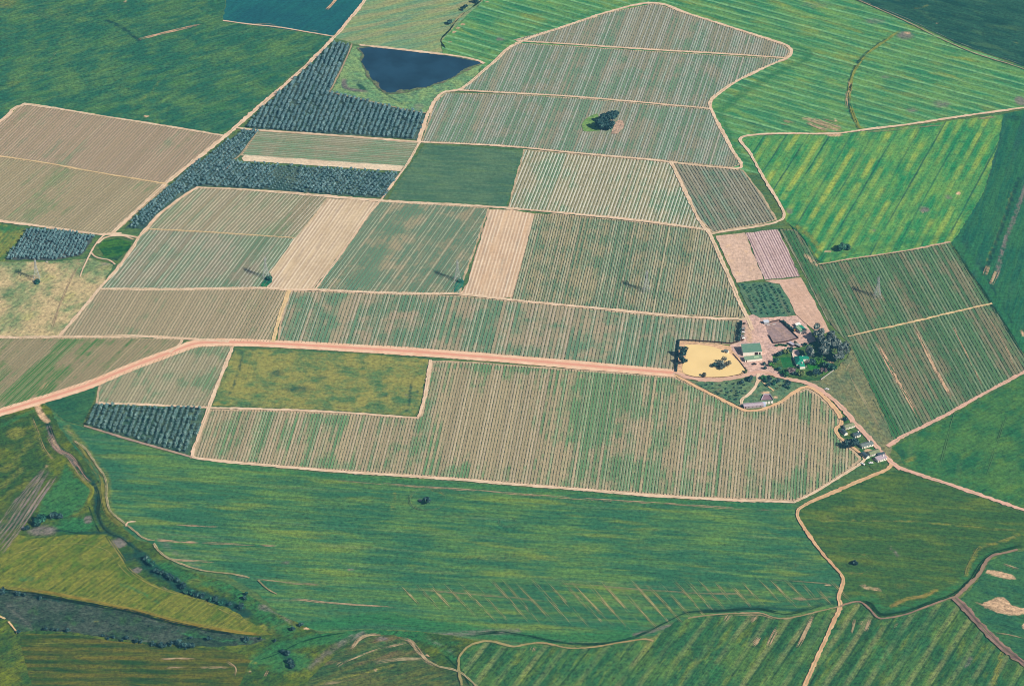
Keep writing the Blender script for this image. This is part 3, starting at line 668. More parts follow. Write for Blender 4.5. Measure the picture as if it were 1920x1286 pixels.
field('grain_field', 'tapering olive yellow field between the creek scrub and the dark scrub strip', [(-120, 1100), (0, 1105), (0, 1040), (30, 1000), (60, 1010), (130, 1002), (195, 1003), (225, 1045), (245, 1072), (300, 1100), (340, 1112), (430, 1140), (480, 1172), (512, 1190), (450, 1188), (330, 1168), (250, 1147), (100, 1117), (0, 1104), (-120, 1090)],
      crop('olive_grain', (92, 122, 66), (130, 136, 76), gdir((30, 1090), (130, 1020)), patch=32, streak=(60, 5), sk=.5, mott=.24, C=(76, 116, 70), feats=True, bias=.46,
           stripe=dict(S=4.4, w=.34, soft=.2, col=(78, 104, 52), amt=.8, wob=.35, len=26, lo=.34)), step=4, feats=[
      ('L', 'dry', [(0, 1100), (100, 1112), (250, 1142), (330, 1163), (450, 1184)], 5, .7), ('B', 'lush', (50, 1085), 26, 7, .5), ('L', 'lush', [(225, 1095), (260, 1108), (300, 1130)], 4, .55), ('B', 'dry', (160, 1050), 20, 14, .5), ('L', 'bare', [(300, 1098), (318, 1110)], 1.6, .5)])
field('scrub_strip', 'dark grey green scrub strip crossing the lower corner', [(-120, 1085), (0, 1103), (100, 1119), (250, 1150), (330, 1172), (450, 1190), (500, 1198), (470, 1208), (400, 1212), (330, 1208), (220, 1198), (130, 1184), (60, 1182), (35, 1185), (20, 1165), (0, 1150), (-120, 1140)],
      crop('scrub_floor', (52, 84, 80), (76, 96, 92), gdir((0, 1120), (400, 1200)), patch=25, streak=(30, 8), sk=.3, mott=.4, C=(58, 100, 78), feats=True, spk=.4), step=4, feats=[('L', 'dark', [(0, 1108), (100, 1124), (180, 1135)], 3, .7), ('B', 'dry', (180, 1166), 8, 4, .5), ('L', 'lush', [(330, 1185), (420, 1200), (470, 1203)], 6, .5), ('L', 'mauve', [(10, 1130), (40, 1160), (60, 1180)], 6, .4)])
field('striped_field', 'olive field with long level bands in the bottom corner', [(35, 1190), (60, 1187), (130, 1190), (220, 1202), (330, 1212), (400, 1216), (455, 1226), (470, 1238), (440, 1300), (420, 1420), (40, 1420), (60, 1286), (45, 1230)],
      crop('olive_bands', (56, 92, 66), (100, 108, 62), gdir((100, 1245), (430, 1250)), patch=40, streak=(90, 5), sk=.65, mott=.26, feats=True,
           stripe=[dict(S=10.5, w=.28, col=(118, 112, 66), amt=.7, wob=.5, len=60, lo=.36), dict(S=10.5, ph=.5, w=.25, col=(36, 82, 70), amt=.6, wob=.5, len=60, lo=.34)]), step=4, feats=[
      ('L', 'bare', [(300, 1236), (340, 1235), (368, 1236)], 1.7, .8), ('L', 'bare', [(310, 1252), (350, 1252)], 1.9, .8), ('L', 'bare', [(370, 1252), (430, 1252)], 1.8, .85), ('L', 'bare', [(425, 1240), (440, 1252), (440, 1268)], 1.6, .8), ('B', 'mauve', (42, 1248), 8, 6, .5), ('L', 'dry', [(62, 1210), (110, 1203)], 5, .5)])
field('green_field', 'small green corner of grass between the red road and the lower orchard', [(80, 752), (130, 740), (192, 718), (185, 745), (176, 757), (157, 800), (120, 788)],
      crop('grass_wedge', (44, 100, 84), (66, 116, 86), gdir((90, 760), (180, 740)), patch=25, feats=True, mott=.25), step=4, feats=[('L', 'dry', [(160, 795), (178, 757), (190, 720)], 4, .6), ('L', 'dry', [(140, 788), (155, 795)], 2, .5)])

# --- pasture on the west side
field('pasture', 'patchy straw and green pasture with a pylon on it', [(-120, 492), (10, 491), (105, 491), (170, 484), (185, 490), (212, 497), (185, 545), (150, 587), (112, 629), (0, 631), (-120, 632)],
      crop('pasture_grass', (198, 178, 138), (120, 146, 108), gdir((20, 620), (150, 500)), patch=38, streak=(60, 12), sk=.4, mott=.28, C=(176, 172, 120), feats=True, bias=.52), step=4, feats=[
      ('L', 'dark', [(0, 560), (20, 540), (50, 515)], 6, .4), ('L', 'lush', [(90, 492), (130, 492), (165, 488)], 5, .6), ('B', 'bare', (60, 520), 20, 10, .35), ('L', 'bare', [(95, 625), (110, 580), (135, 520), (150, 495)], 1.6, .8), ('B', 'mauve', (200, 495), 14, 6, .5), ('B', 'dark', (55, 525), 4, 2, .5), ('B', 'lush', (150, 515), 18, 10, .45), ('B', 'lush', (15, 555), 20, 14, .5), ('B', 'lush', (110, 560), 20, 10, .35)])
field('grass_field', 'yellow green grass wedge beside the small square orchard', [(-120, 412), (0, 420), (52, 429), (30, 460), (8, 490), (-120, 492)],
      crop('grass_west', (64, 118, 82), (146, 150, 88), gdir((0, 490), (50, 430)), patch=25, mott=.25, feats=True), step=4, feats=[('L', 'dry', [(0, 480), (50, 430)], 5, .6), ('B', 'lush', (10, 430), 20, 8, .6)])
field('grass_basin', 'small overgrown green basin inside the looping track', [(184, 462), (195, 451), (222, 447), (247, 454), (240, 470), (219, 489), (195, 482)],
      crop('basin_grass', (30, 96, 74), (72, 124, 70), gdir((180, 470), (240, 460)), patch=10, mott=.3, C=(50, 90, 80)), cat='grass')
# --- reservoir surroundings
field('reservoir_bank', 'rough light green bank sloping around the blue reservoir', [(663, 86), (700, 92), (905, 119), (890, 150), (862, 168), (835, 174), (815, 190), (800, 213), (700, 193), (622, 174), (640, 135)],
      crop('bank_grass', (104, 150, 112), (136, 166, 114), gdir((640, 170), (800, 200)), patch=18, streak=(25, 8), sk=.3, mott=.32, C=(92, 130, 108), feats=True), step=3, feats=[('L', 'dark', [(648, 152), (646, 165), (670, 170), (683, 168), (672, 160)], 4, .85), ('L', 'mauve', [(645, 150), (650, 166), (685, 172)], 5, .7), ('L', 'dark', [(705, 165), (730, 180), (755, 195)], 1.4, .6), ('B', 'mauve', (785, 200), 14, 8, .5), ('L', 'lush', [(690, 100), (690, 140), (720, 172)], 4, .5)])

# --- vineyards -----------------------------------------------------------------
VINES = []
HEAD = crop('headland', (208, 182, 152), (178, 164, 136), (1, 0), patch=9, mott=.12)
def outset(poly, r):
    P = np.array(GL(poly)); n = len(P)
    A = .5 * np.sum(P[:, 0] * np.roll(P[:, 1], -1) - np.roll(P[:, 0], -1) * P[:, 1]); s = 1 if A > 0 else -1
    out = []
    for i in range(n):
        e1 = P[i] - P[i - 1]; e2 = P[(i + 1) % n] - P[i]
        n1 = np.array([e1[1], -e1[0]]) / np.linalg.norm(e1); n2 = np.array([e2[1], -e2[0]]) / np.linalg.norm(e2)
        b = n1 + n2; b /= np.linalg.norm(b); k = r / max(.5, b @ n1)
        out.append(tuple(P[i] + s * b * k))
    return out
def headland(poly, label):
    global GL
    g0 = GL; pts = outset(poly, 3.1)
    GL = lambda x, z=0.0: pts
    field('headland', 'pale bare margin round the ' + ' '.join(label.split()[:10]), poly, HEAD, cat='field margin', jit=.4)
    GL = g0
def vineyard(label, poly, d, sp, mat, ridge_kw=None, feats=None, step=None, rows=True, hole=None):
    if 'eastern' not in label: headland(poly, label)
    global GL
    g0 = GL; big = outset(poly, 1.2); GL = lambda x, z=0.0: big if x is poly else g0(x, z)
    o = field('vineyard_floor', label, poly, mat, feats=feats, step=step, cat='vineyard', jit=.35)
    GL = g0
    if rows: VINES.append((big, tuple(d), sp, ridge_kw or {}, hole))
    return o

TAN = (172, 156, 134); GRN = (110, 134, 112)
d1 = gdir((40, 330), (150, 222))
m = vine_ground('vines_pink', (188, 166, 150), (150, 154, 136), d1, 3.2, bright=(216, 192, 174), gb=.36, bprob=.5, dark=(128, 114, 106))
vineyard('pinkish vineyard below the big dark green field', [(-120, 300), (0, 231), (40, 202), (60, 200), (200, 223), (300, 239), (415, 258), (310, 343), (180, 321), (80, 303), (0, 291), (-120, 276)], d1, 3.2, m)
m = vine_ground('vines_pink_lower', (180, 166, 144), (140, 152, 124), D_ROADA, 3.2, bright=(212, 196, 168), gb=.42, bprob=.5, dark=(116, 114, 100))
vineyard('brown and green vineyard beneath the yellow track on the western side', [(-120, 280), (0, 297), (80, 309), (180, 327), (308, 349), (212, 434), (180, 437), (80, 422), (0, 412), (-120, 396)], D_ROADA, 3.2, m)
m = vine_ground('vines_v3', (164, 156, 134), (122, 136, 112), gdir((410, 440), (490, 362)), 3.5, bright=(204, 196, 172), gb=.5, bprob=0.85, bamt=0.85)
D_V3 = gdir((430, 430), (495, 362))
m = vine_ground('vines_v3', (178, 168, 148), (148, 160, 138), D_V3, 3.5, bright=(222, 216, 194), gb=.52, bprob=0.85, bamt=0.85)
vineyard('greenish vineyard block below the horizontal part of the olive orchard', [(371, 355), (470, 360), (612, 371), (552, 446), (400, 436), (283, 429), (303, 404), (347, 371)], D_V3, 3.5, m)
D_V3b = gdir((330, 535), (400, 445))
m = vine_ground('vines_v3b', (166, 162, 148), (130, 154, 138), D_V3b, 3.5, bright=(218, 218, 200), gb=.62, bprob=0.85, bamt=0.85)
vineyard('green grey vineyard block with pale lines next to the small grass basin', [(281, 433), (400, 439), (548, 449), (492, 538), (330, 540), (190, 541), (222, 505), (247, 470), (266, 443)], D_V3b, 3.5, m)
D_V4 = gdir((680, 540), (790, 390))
m = vine_ground('vines_v4', (182, 172, 150), (124, 152, 140), D_V4, 3.5, bright=(214, 208, 184), gb=.66, bprob=0.55, bamt=0.7, patch=32, rowvar=.32, dark=(70, 96, 96), damt=.7)
vineyard('dense green vineyard between the two pale bare strips', [(713, 381), (800, 385), (911, 393), (885, 470), (862, 530), (858, 549), (780, 548), (700, 546), (596, 543), (650, 464)], D_V4, 3.5, m)
D_V5 = gdir((1150, 560), (1180, 420))
m = vine_ground('vines_v5', (184, 176, 150), (128, 152, 136), D_V5, 2.5, bright=(214, 212, 188), gb=.62, bprob=0.6, bamt=0.7, patch=30, rowvar=.4, dark=(80, 100, 96))
vineyard('patchy green and tan vineyard in the middle holding a pylon', [(1004, 404), (1050, 405), (1200, 420), (1324, 434), (1362, 515), (1390, 580), (1392, 592), (1250, 587), (1100, 573), (962, 560)], D_V5, 2.5, m)
D_V6 = gdir((1060, 395), (1098, 296))
m = vine_ground('vines_v6', (178, 172, 146), (124, 158, 138), D_V6, 3.45, bright=(232, 230, 214), gb=.52, bprob=1.1, bamt=.95, bw=.2, damt=.3)
vineyard('light vineyard with bold pale lines beside the square green field', [(986, 284), (1080, 292), (1254, 307), (1282, 362), (1306, 412), (1314, 426), (1200, 411), (1050, 396), (958, 389)], D_V6, 3.45, m, ridge_kw=dict(h=.4))
D_V7 = gdir((1400, 420), (1300, 318))
D_V7 = gdir((1342, 425), (1275, 315))
m = vine_ground('vines_v7', (160, 158, 146), (134, 156, 146), D_V7, 3.2, bright=(190, 196, 184), gb=.55, bprob=.4)
vineyard('small grey green vineyard wedged between the farm road and the bright field', [(1267, 309), (1300, 313), (1390, 322), (1428, 372), (1450, 411), (1430, 417), (1370, 427), (1338, 433), (1314, 408), (1290, 360)], D_V7, 3.2, m)
CLUMP = GL([(1090, 232), (1098, 222), (1120, 208), (1160, 206), (1160, 226), (1150, 250), (1120, 253), (1094, 248)])
for poly, gb, lab in (([(838, 177), (960, 180), (1080, 187), (1200, 197), (1329, 208), (1347, 242), (1372, 287), (1384, 308), (1370, 312), (1260, 300), (1200, 295), (1080, 284), (960, 272), (870, 267), (796, 264), (818, 195)], .5, 'wide grey vineyard with a clump of dark trees in it'),
                  ([(968, 84), (1080, 90), (1200, 98), (1340, 106), (1468, 113), (1438, 122), (1383, 149), (1342, 176), (1330, 192), (1330, 201), (1200, 189), (1080, 179), (960, 172), (868, 167), (893, 149), (928, 118)], .52, 'wide grey vineyard above the one with the tree clump'),
                  ([(1228, 10), (1300, 33), (1398, 65), (1465, 87), (1478, 98), (1470, 106), (1340, 97), (1200, 89), (1080, 81), (972, 75), (1062, 52), (1152, 24)], .4, 'topmost grey mauve vineyard ending in a blunt point')):
    m = vine_ground('vines_up', (166, 164, 148), (134, 158, 142), D_UP, 2.6, bright=(200, 206, 198), gb=gb + .1, bprob=.62, patch=40, bamt=.75, bw=.24, damt=.4, dark=(108, 124, 118))
    clump = 'clump' in lab and 'above' not in lab
    vineyard(lab, poly, D_UP, 2.6, m, ridge_kw=dict(h=.42), hole=CLUMP if clump else None)
d11 = gdir((480, 268), (770, 288))
m = vine_ground('vines_v11', (170, 168, 150), (140, 164, 144), d11, 3.6, bright=(196, 202, 182), gb=.58, bprob=.5)
vineyard('narrow green vineyard with lengthwise rows above the thin pale strip', [(486, 248), (640, 259), (780, 270), (763, 305), (757, 312), (600, 300), (470, 291), (458, 290)], d11, 3.6, m)
D_V12 = gdir((320, 625), (365, 550))
m = vine_ground('vines_v12', (188, 174, 152), (152, 160, 138), D_V12, 3.0, bright=(216, 200, 176), gb=.4, bprob=.45, patch=40, dark=(110, 106, 94))
vineyard('tan vineyard above the junction where the red road begins', [(188, 547), (330, 547), (490, 545), (537, 549), (522, 592), (509, 639), (430, 638), (340, 632), (250, 629), (120, 629), (153, 587)], D_V12, 3.0, m)
D_V13 = gdir((880, 655), (905, 560))
m = vine_ground('vines_v13', (184, 172, 152), (126, 154, 138), D_V13, 3.5, bright=(218, 206, 186), gb=.6, bprob=0.55, bamt=0.7, patch=40, rowvar=.36, dark=(74, 96, 96), damt=.6)
vineyard('long dark green vineyard just above the red road', [(547, 549), (600, 550), (700, 554), (800, 556), (860, 558), (960, 568), (1100, 582), (1250, 597), (1392, 605), (1386, 640), (1370, 643), (1275, 637), (1268, 640), (1262, 692), (1100, 676), (900, 659), (700, 647), (526, 638), (533, 595)], D_V13, 3.5, m)
d14 = gdir((60, 730), (150, 645))
m = vine_ground('vines_v14', (168, 156, 134), (98, 138, 98), d14, 3.0, bright=(196, 184, 156), gb=.5, bprob=.4, feats=True)
vineyard('brown vineyard with a green diagonal band above the red road', [(-120, 637), (0, 637), (100, 637), (250, 637), (335, 639), (330, 648), (245, 682), (168, 716), (68, 746), (0, 766), (-120, 800)], d14, 3.0, m, step=4, feats=[('L', 'lush', [(20, 760), (60, 715), (110, 660), (130, 635)], 11, 1), ('L', 'bare', [(76, 733), (85, 722), (93, 712)], 3, .85), ('L', 'bare', [(42, 735), (48, 730)], 1.5, .7), ('L', 'lush', [(80, 735), (120, 690)], 8, .6)])
D_V15 = gdir((290, 750), (330, 680))
m = vine_ground('vines_v15', (180, 174, 152), (134, 158, 134), D_V15, 3.0, bright=(212, 204, 180), gb=.52, bprob=.5, patch=25)
vineyard('small triangular vineyard under the bend of the red road', [(193, 717), (250, 695), (330, 664), (378, 652), (432, 652), (413, 703), (390, 760), (280, 757), (186, 754)], D_V15, 3.0, m)
D_V9 = D_F9
m = vine_ground('vines_f9', (138, 140, 122), (104, 138, 116), D_F9, 3.3, bright=(170, 178, 154), gb=.6, bprob=.4, patch=50, rowvar=.5, feats=True, dark=(84, 100, 90))
vineyard('large olive green vineyard with a pylon on the eastern side', [(1464, 432), (1492, 432), (1535, 500), (1600, 490), (1700, 474), (1778, 458), (1815, 508), (1858, 572), (1918, 668), (1918, 694), (1850, 732), (1760, 781), (1700, 812), (1674, 830), (1640, 750), (1590, 640), (1553, 600), (1500, 495)], D_F9, 3.3, m, step=4.5, feats=[
    ('P', 'lush', [(1464, 432), (1492, 432), (1590, 620), (1610, 640), (1710, 800), (1674, 830), (1590, 640)], 8, .9), ('P', 'zone', [(1464, 432), (1486, 432), (1580, 620), (1595, 640), (1694, 815), (1674, 830), (1590, 640)], 6, .8), ('L', 'dry', [(1700, 610), (1750, 700), (1800, 760)], 9, .3), ('L', 'bare', [(1642, 640), (1668, 688), (1685, 718), (1725, 788)], 2.6, 1), ('L', 'bare', [(1712, 608), (1735, 655), (1755, 695), (1790, 757)], 2.2, 1), ('L', 'bare', [(1782, 600), (1800, 640), (1845, 730)], 1.2, .8), ('L', 'bare', [(1850, 590), (1880, 640), (1905, 695)], 1.2, .8), ('L', 'bare', [(1510, 478), (1530, 497)], 4, .75), ('B', 'mauve', (1780, 560), 40, 30, .2)])
m = vine_ground('vines_v16', (190, 176, 152), (128, 158, 130), D_V16, 2.75, bright=(220, 206, 184), gb=.55, bprob=.5, patch=60, rowvar=.55, feats=True, dark=(100, 106, 96), damt=.6)
V16 = [(813, 680), (900, 683), (1100, 698), (1262, 710), (1308, 731), (1350, 752), (1390, 772), (1430, 773), (1462, 760), (1492, 740), (1513, 732), (1532, 744), (1556, 766), (1570, 782), (1570, 798), (1562, 806), (1570, 822), (1600, 850), (1610, 860), (1585, 882), (1527, 919), (1490, 936), (1300, 930), (1100, 915), (900, 898), (750, 887), (600, 877), (450, 864), (364, 856), (395, 771), (500, 772), (650, 779), (783, 787), (793, 780)]
headland(V16, 'largest vineyard below the red road')
field('vineyard_floor', 'largest vineyard, tan and green, below the red road', V16, m, cat='vineyard', jit=.35, step=5, feats=[
    ('B', 'dry', (900, 790), 80, 70, .7), ('B', 'dry', (1450, 830), 90, 60, .55), ('B', 'lush', (1120, 760), 80, 50, .6), ('B', 'lush', (1190, 890), 70, 30, .6), ('B', 'dry', (960, 840), 40, 40, .5), ('B', 'dry', (1190, 810), 40, 30, .4), ('B', 'dry', (600, 830), 150, 30, .35), ('L', 'lush', [(1270, 715), (1350, 756), (1400, 780), (1460, 770)], 8, .5), ('L', 'lush', [(820, 685), (1000, 694), (1250, 712)], 5, .5), ('B', 'lush', (1500, 910), 40, 14, .4)])
# V9-block cross track cut, floor rows handled in VINES

# --- cover fields without vines
field('green_field', 'square dark green field in the middle of the vineyards', [(797, 271), (870, 275), (982, 284), (968, 330), (950, 388), (850, 382), (727, 375), (745, 345), (770, 308)],
      crop('grain_square', (74, 116, 98), (96, 130, 104), gdir((750, 340), (960, 352)), patch=50, streak=(100, 4), sk=.6, mott=.16, C=(100, 134, 98), feats=True), step=4, feats=[('L', 'dry', [(800, 274), (760, 335), (735, 374)], 6, .35), ('L', 'lush', [(760, 376), (850, 381), (945, 387), (975, 300)], 3, .55), ('L', 'dark', [(940, 380), (962, 330), (975, 290)], 1.2, .4)])
field('grain_field', 'mottled yellow green rectangle beside the red road', [(441, 654), (520, 656), (700, 666), (803, 674), (793, 735), (783, 770), (776, 780), (650, 771), (500, 764), (398, 760), (418, 705)],
      crop('grain_mottled', (80, 124, 92), (150, 150, 94), gdir((450, 700), (780, 722)), patch=26, streak=(36, 9), sk=.45, mott=.2, feats=True, bias=.48,
           stripe=[dict(S=3.2, w=.3, d=gdir((590, 760), (610, 665)), col=(100, 124, 84), amt=.35, len=20, wob=.1), dict(S=6, w=.14, col=(152, 150, 98), amt=.4, len=40, wob=.1)]), step=3.6, feats=[
      ('L', 'dark', [(400, 756), (500, 760), (650, 766), (720, 772)], 4, .42), ('B', 'dark', (520, 700), 16, 8, .55), ('B', 'dark', (560, 730), 40, 8, .5), ('B', 'dark', (600, 708), 30, 6, .4), ('B', 'dark', (545, 660), 14, 4, .4), ('B', 'dark', (720, 742), 10, 6, .45), ('B', 'dark', (745, 765), 7, 4, .5), ('B', 'dark', (775, 708), 6, 4, .5), ('B', 'dark', (782, 735), 6, 5, .5), ('B', 'lush', (420, 755), 12, 5, .6), ('B', 'bare', (757, 757), 3.5, 1, .7), ('B', 'mauve', (762, 742), 4, 3, .6), ('L', 'dark', [(770, 720), (768, 750), (762, 772)], .8, .6), ('L', 'dark', [(455, 660), (445, 705), (430, 740)], .8, .55), ('L', 'dry', [(470, 745), (600, 752), (700, 758)], 3, .4)])
PALE = lambda nm, d, c1=(224, 200, 166), c2=(204, 180, 148): crop(nm, c1, c2, d, patch=40, streak=(90, 3), sk=.5, mott=.07, C=(196, 176, 152), stripe=[dict(S=3.4, w=.2, soft=.2, col=(178, 156, 138), amt=.75, len=60, lo=.26, wob=.05), dict(S=3.4, ph=.5, w=.2, col=(246, 230, 206), amt=.7, len=60, lo=.3, wob=.05)])
D_S1 = gdir((545, 540), (660, 378))
field('bare_field', 'pale bare strip, wide, sloping past the dense green vineyard', [(615, 373), (660, 374), (709, 380), (650, 460), (588, 543), (540, 543), (503, 541), (500, 538), (508, 531), (511, 522), (504, 510)], PALE('bare_strip', D_S1), cat='bare field')
D_S2 = gdir((910, 550), (955, 400))
field('bare_field', 'pale bare strip with clear ploughed lines, narrow, beside a pylon', [(916, 394), (960, 394), (1003, 402), (985, 470), (961, 558), (920, 558), (860, 552), (868, 545), (878, 530), (885, 500)], PALE('bare_strip_two', D_S2, (228, 196, 162), (212, 178, 146)), cat='bare field')
field('bare_field', 'thin cream bare strip running between narrow vineyard and orchard', [(460, 291), (520, 296), (640, 304), (757, 312), (751, 322), (640, 315), (500, 305), (457, 303), (453, 297)], crop('bare_thin', (232, 212, 182), (222, 198, 170), gdir((460, 297), (750, 317)), patch=30, mott=.14), cat='bare field')
field('grass_patch', 'small dark green wedge of grass next to the wide pale strip', [(497, 521), (503, 514), (510, 520), (510, 530), (500, 537), (488, 541), (490, 533)], crop('wedge_grass', (36, 104, 98), (44, 128, 92), (1, 0), patch=6), cat='grass', z=.62)
field('grass_patch', 'small teal green wedge of grass at the foot of the narrow pale strip', [(856, 528), (864, 520), (870, 528), (868, 538), (858, 546), (852, 549), (852, 540)], crop('wedge_grass_two', (46, 116, 110), (60, 130, 106), (1, 0), patch=6), cat='grass', z=.62)

# --- orchard floors
ORCH_FLOOR = crop('orchard_floor', (60, 96, 96), (92, 116, 106), D_UP, patch=30, mott=.3, C=(66, 104, 92))  # floor tones darkened, shade between the tree rows painted in
O2 = [(632, 80), (657, 87), (638, 132), (619, 174), (700, 194), (798, 215), (788, 245), (781, 263), (640, 253), (480, 242), (458, 238), (530, 170)]
O3 = [(457, 244), (484, 248), (455, 285), (440, 302), (452, 307), (600, 316), (748, 326), (735, 350), (722, 372), (600, 364), (470, 354), (372, 349), (345, 364), (300, 398), (268, 430), (235, 428), (300, 365), (380, 300)]
O1 = [(55, 429), (120, 436), (178, 443), (162, 468), (150, 480), (105, 488), (12, 488), (30, 462)]
O4 = [(178, 761), (280, 764), (383, 768), (372, 810), (352, 852), (300, 838), (240, 820), (162, 797)]
field('orchard_floor', 'grassy soil under the bent olive orchard by the reservoir', O2, ORCH_FLOOR, cat='orchard')
field('orchard_floor', 'grassy soil under the long angled olive orchard', O3, ORCH_FLOOR, cat='orchard')
field('orchard_floor', 'dark soil under the small square orchard', O1, crop('orchard_floor_dark', (70, 92, 96), (96, 106, 104), D_UP, patch=20, mott=.3), cat='orchard')
field('orchard_floor', 'green strips under the lower orchard by the grass wedge', O4, crop('orchard_floor_green', (60, 100, 92), (92, 118, 102), D_V16, patch=20, mott=.3), cat='orchard')

# --- farm blocks
field('bare_field', 'smooth pinkish bare block beside the farm road', [(1342, 443), (1370, 440), (1396, 437), (1414, 480), (1431, 524), (1400, 528), (1381, 531), (1362, 488)], crop('bare_pink', (222, 190, 168), (208, 178, 158), gdir((1370, 520), (1360, 450)), patch=25, streak=(30, 6), mott=.14, C=(228, 192, 156)), cat='bare field')
D_B = gdir((1470, 520), (1428, 435))
field('bare_field', 'ploughed mauve block with thin dark furrows', [(1398, 437), (1430, 433), (1457, 431), (1480, 475), (1500, 519), (1465, 523), (1434, 525), (1416, 482)],
      crop('bare_furrow', (220, 194, 188), (206, 180, 172), D_B, patch=30, mott=.14, stripe=[dict(S=2.5, w=.36, col=(146, 122, 128), amt=1.0, len=90, lo=.1, wob=.02)]), cat='bare field')
field('bare_field', 'bare pinkish strip of soil leading down to the tall dark trees', [(1434, 527), (1465, 525), (1502, 521), (1530, 572), (1556, 622), (1540, 628), (1525, 618), (1507, 604), (1492, 590), (1476, 555), (1462, 533)], crop('bare_pink_two', (220, 184, 162), (210, 174, 152), gdir((1530, 600), (1480, 530)), patch=25, mott=.12, C=(204, 172, 154)), cat='bare field')
field('grove_floor', 'dark green plot dotted with young trees beside the yard', [(1383, 533), (1420, 530), (1448, 531), (1463, 535), (1477, 557), (1491, 590), (1470, 594), (1425, 596), (1410, 590), (1395, 562)], crop('grove_grass', (72, 122, 104), (96, 132, 106), gdir((1400, 540), (1440, 590)), patch=20, mott=.24, C=(110, 126, 108)), cat='grass')
field('farm_yard', 'dusty pink yard between the long shed and the paddock', [(1390, 598), (1412, 590), (1425, 597), (1470, 594), (1492, 592), (1508, 606), (1520, 622), (1530, 640), (1505, 650), (1480, 655), (1455, 668), (1447, 690), (1480, 706), (1450, 704), (1440, 704), (1425, 706), (1402, 706), (1398, 690), (1380, 665), (1372, 655), (1368, 648), (1388, 641)],
      crop('yard_dirt', (226, 188, 170), (206, 174, 162), gdir((1410, 610), (1430, 690)), patch=16, streak=(20, 6), mott=.2, C=(192, 164, 158), feats=True), step=2, feats=[('B', 'mauve', (1400, 685), 18, 14, .35), ('B', 'mauve', (1430, 690), 16, 12, .3), ('B', 'lush', (1401, 600), 4.5, 3, .5), ('L', 'mauve', [(1395, 607), (1393, 620), (1391, 638)], 4, .6), ('L', 'bare', [(1403, 612), (1406, 640)], 5, .6)], cat='yard')
field('paddock_floor', 'grey mauve trampled ground inside the fenced paddock', [(1432, 608), (1462, 603), (1496, 635), (1474, 642), (1450, 645), (1441, 628)],
      crop('paddock_dirt', (176, 150, 140), (156, 138, 140), gdir((1440, 610), (1480, 640)), patch=10, mott=.16, C=(122, 116, 126)), cat='paddock')
field('pond_bank', 'sandy embankment around the muddy pond', [(1272, 640), (1290, 641), (1345, 645), (1370, 650), (1384, 668), (1397, 690), (1400, 698), (1385, 705), (1340, 712), (1300, 710), (1272, 704), (1267, 697)],
      crop('bank_sand', (232, 190, 150), (214, 176, 144), (1, 0), patch=8, mott=.18, C=(196, 168, 130)), cat='bank')
field('garden_grass', 'green grass wedge dotted with bushes below the muddy pond', [(1275, 707), (1300, 715), (1340, 717), (1385, 712), (1415, 706), (1440, 707), (1480, 716), (1513, 724), (1490, 733), (1460, 753), (1430, 765), (1392, 764), (1350, 745), (1310, 725)],
      crop('dotted_grass', (84, 126, 104), (112, 138, 106), gdir((1300, 712), (1420, 760)), patch=14, streak=(20, 8), mott=.26, C=(132, 134, 108), feats=True), step=2.5, feats=[('B', 'bare', (1435, 737), 9, 3, .8), ('B', 'bare', (1454, 745), 4, 3.5, .8), ('B', 'dry', (1330, 735), 14, 6, .3), ('L', 'bare', [(1398, 764), (1412, 763), (1430, 762)], 2.2, .7)], cat='grass')
field('garden_grass', 'shady lawn and garden ground around the green roofed farmhouse', [(1448, 668), (1462, 660), (1482, 653), (1500, 652), (1530, 650), (1545, 668), (1570, 685), (1570, 690), (1537, 713), (1515, 714), (1482, 706), (1452, 695)],
      crop('garden_lawn', (58, 108, 80), (88, 122, 82), (1, 0), patch=10, mott=.28, C=(70, 130, 72), feats=True), step=2, feats=[('B', 'bare', (1452, 695), 6, 3, .8), ('B', 'bare', (1560, 676), 10, 6, .8), ('P', 'lush', [(1464, 671), (1481, 670), (1488, 688), (1468, 690)], 2, .8)], cat='garden')
field('lawn', 'clipped dark green lawn in front of the farmhouse terrace', [(1463, 671), (1480, 670), (1484, 680), (1489, 688), (1469, 690)], crop('clipped_lawn', (38, 112, 78), (52, 120, 82), (1, 0), patch=8, mott=.12), cat='lawn')
field('lawn', 'bright green lawn on the sunny side of the farmhouse', [(1510, 682), (1527, 680), (1537, 688), (1535, 693), (1519, 694)], crop('bright_lawn', (44, 128, 72), (62, 132, 76), (1, 0), patch=6, mott=.14), cat='lawn')
field('patio', 'pinkish white paved terrace behind the farmhouse', [(1486, 656.5), (1496, 656), (1500, 664), (1492, 670), (1488, 672), (1486, 664)], simple('patio_paving', (232, 205, 192), (214, 180, 168), .8), cat='patio')
field('patio', 'pinkish paved court between the farmhouse wings', [(1507, 675.5), (1519, 674.5), (1520, 680), (1508, 681.5)], simple('court_paving', (236, 206, 186), (220, 176, 160), .8), cat='patio')
field('rough_grass', 'dry grey green grass between the farm road and the eastern vineyard', [(1537, 714), (1570, 690), (1590, 668), (1596, 650), (1620, 700), (1655, 775), (1676, 828), (1668, 862), (1640, 833), (1605, 794), (1570, 754), (1542, 732), (1515, 717)],
      crop('dry_grass', (110, 126, 102), (136, 136, 104), gdir((1600, 680), (1660, 810)), patch=22, streak=(40, 6), mott=.26, C=(92, 120, 96), feats=True), step=3, feats=[('L', 'bare', [(1590, 692), (1597, 712), (1622, 755), (1652, 808)], 1.6, .6), ('L', 'bare', [(1598, 678), (1592, 686), (1586, 700)], 1.6, .6), ('B', 'mauve', (1580, 715), 14, 8, .3), ('B', 'mauve', (1590, 752), 8, 4, .4), ('L', 'dry', [(1600, 768), (1650, 820)], 6, .4)], cat='grass')
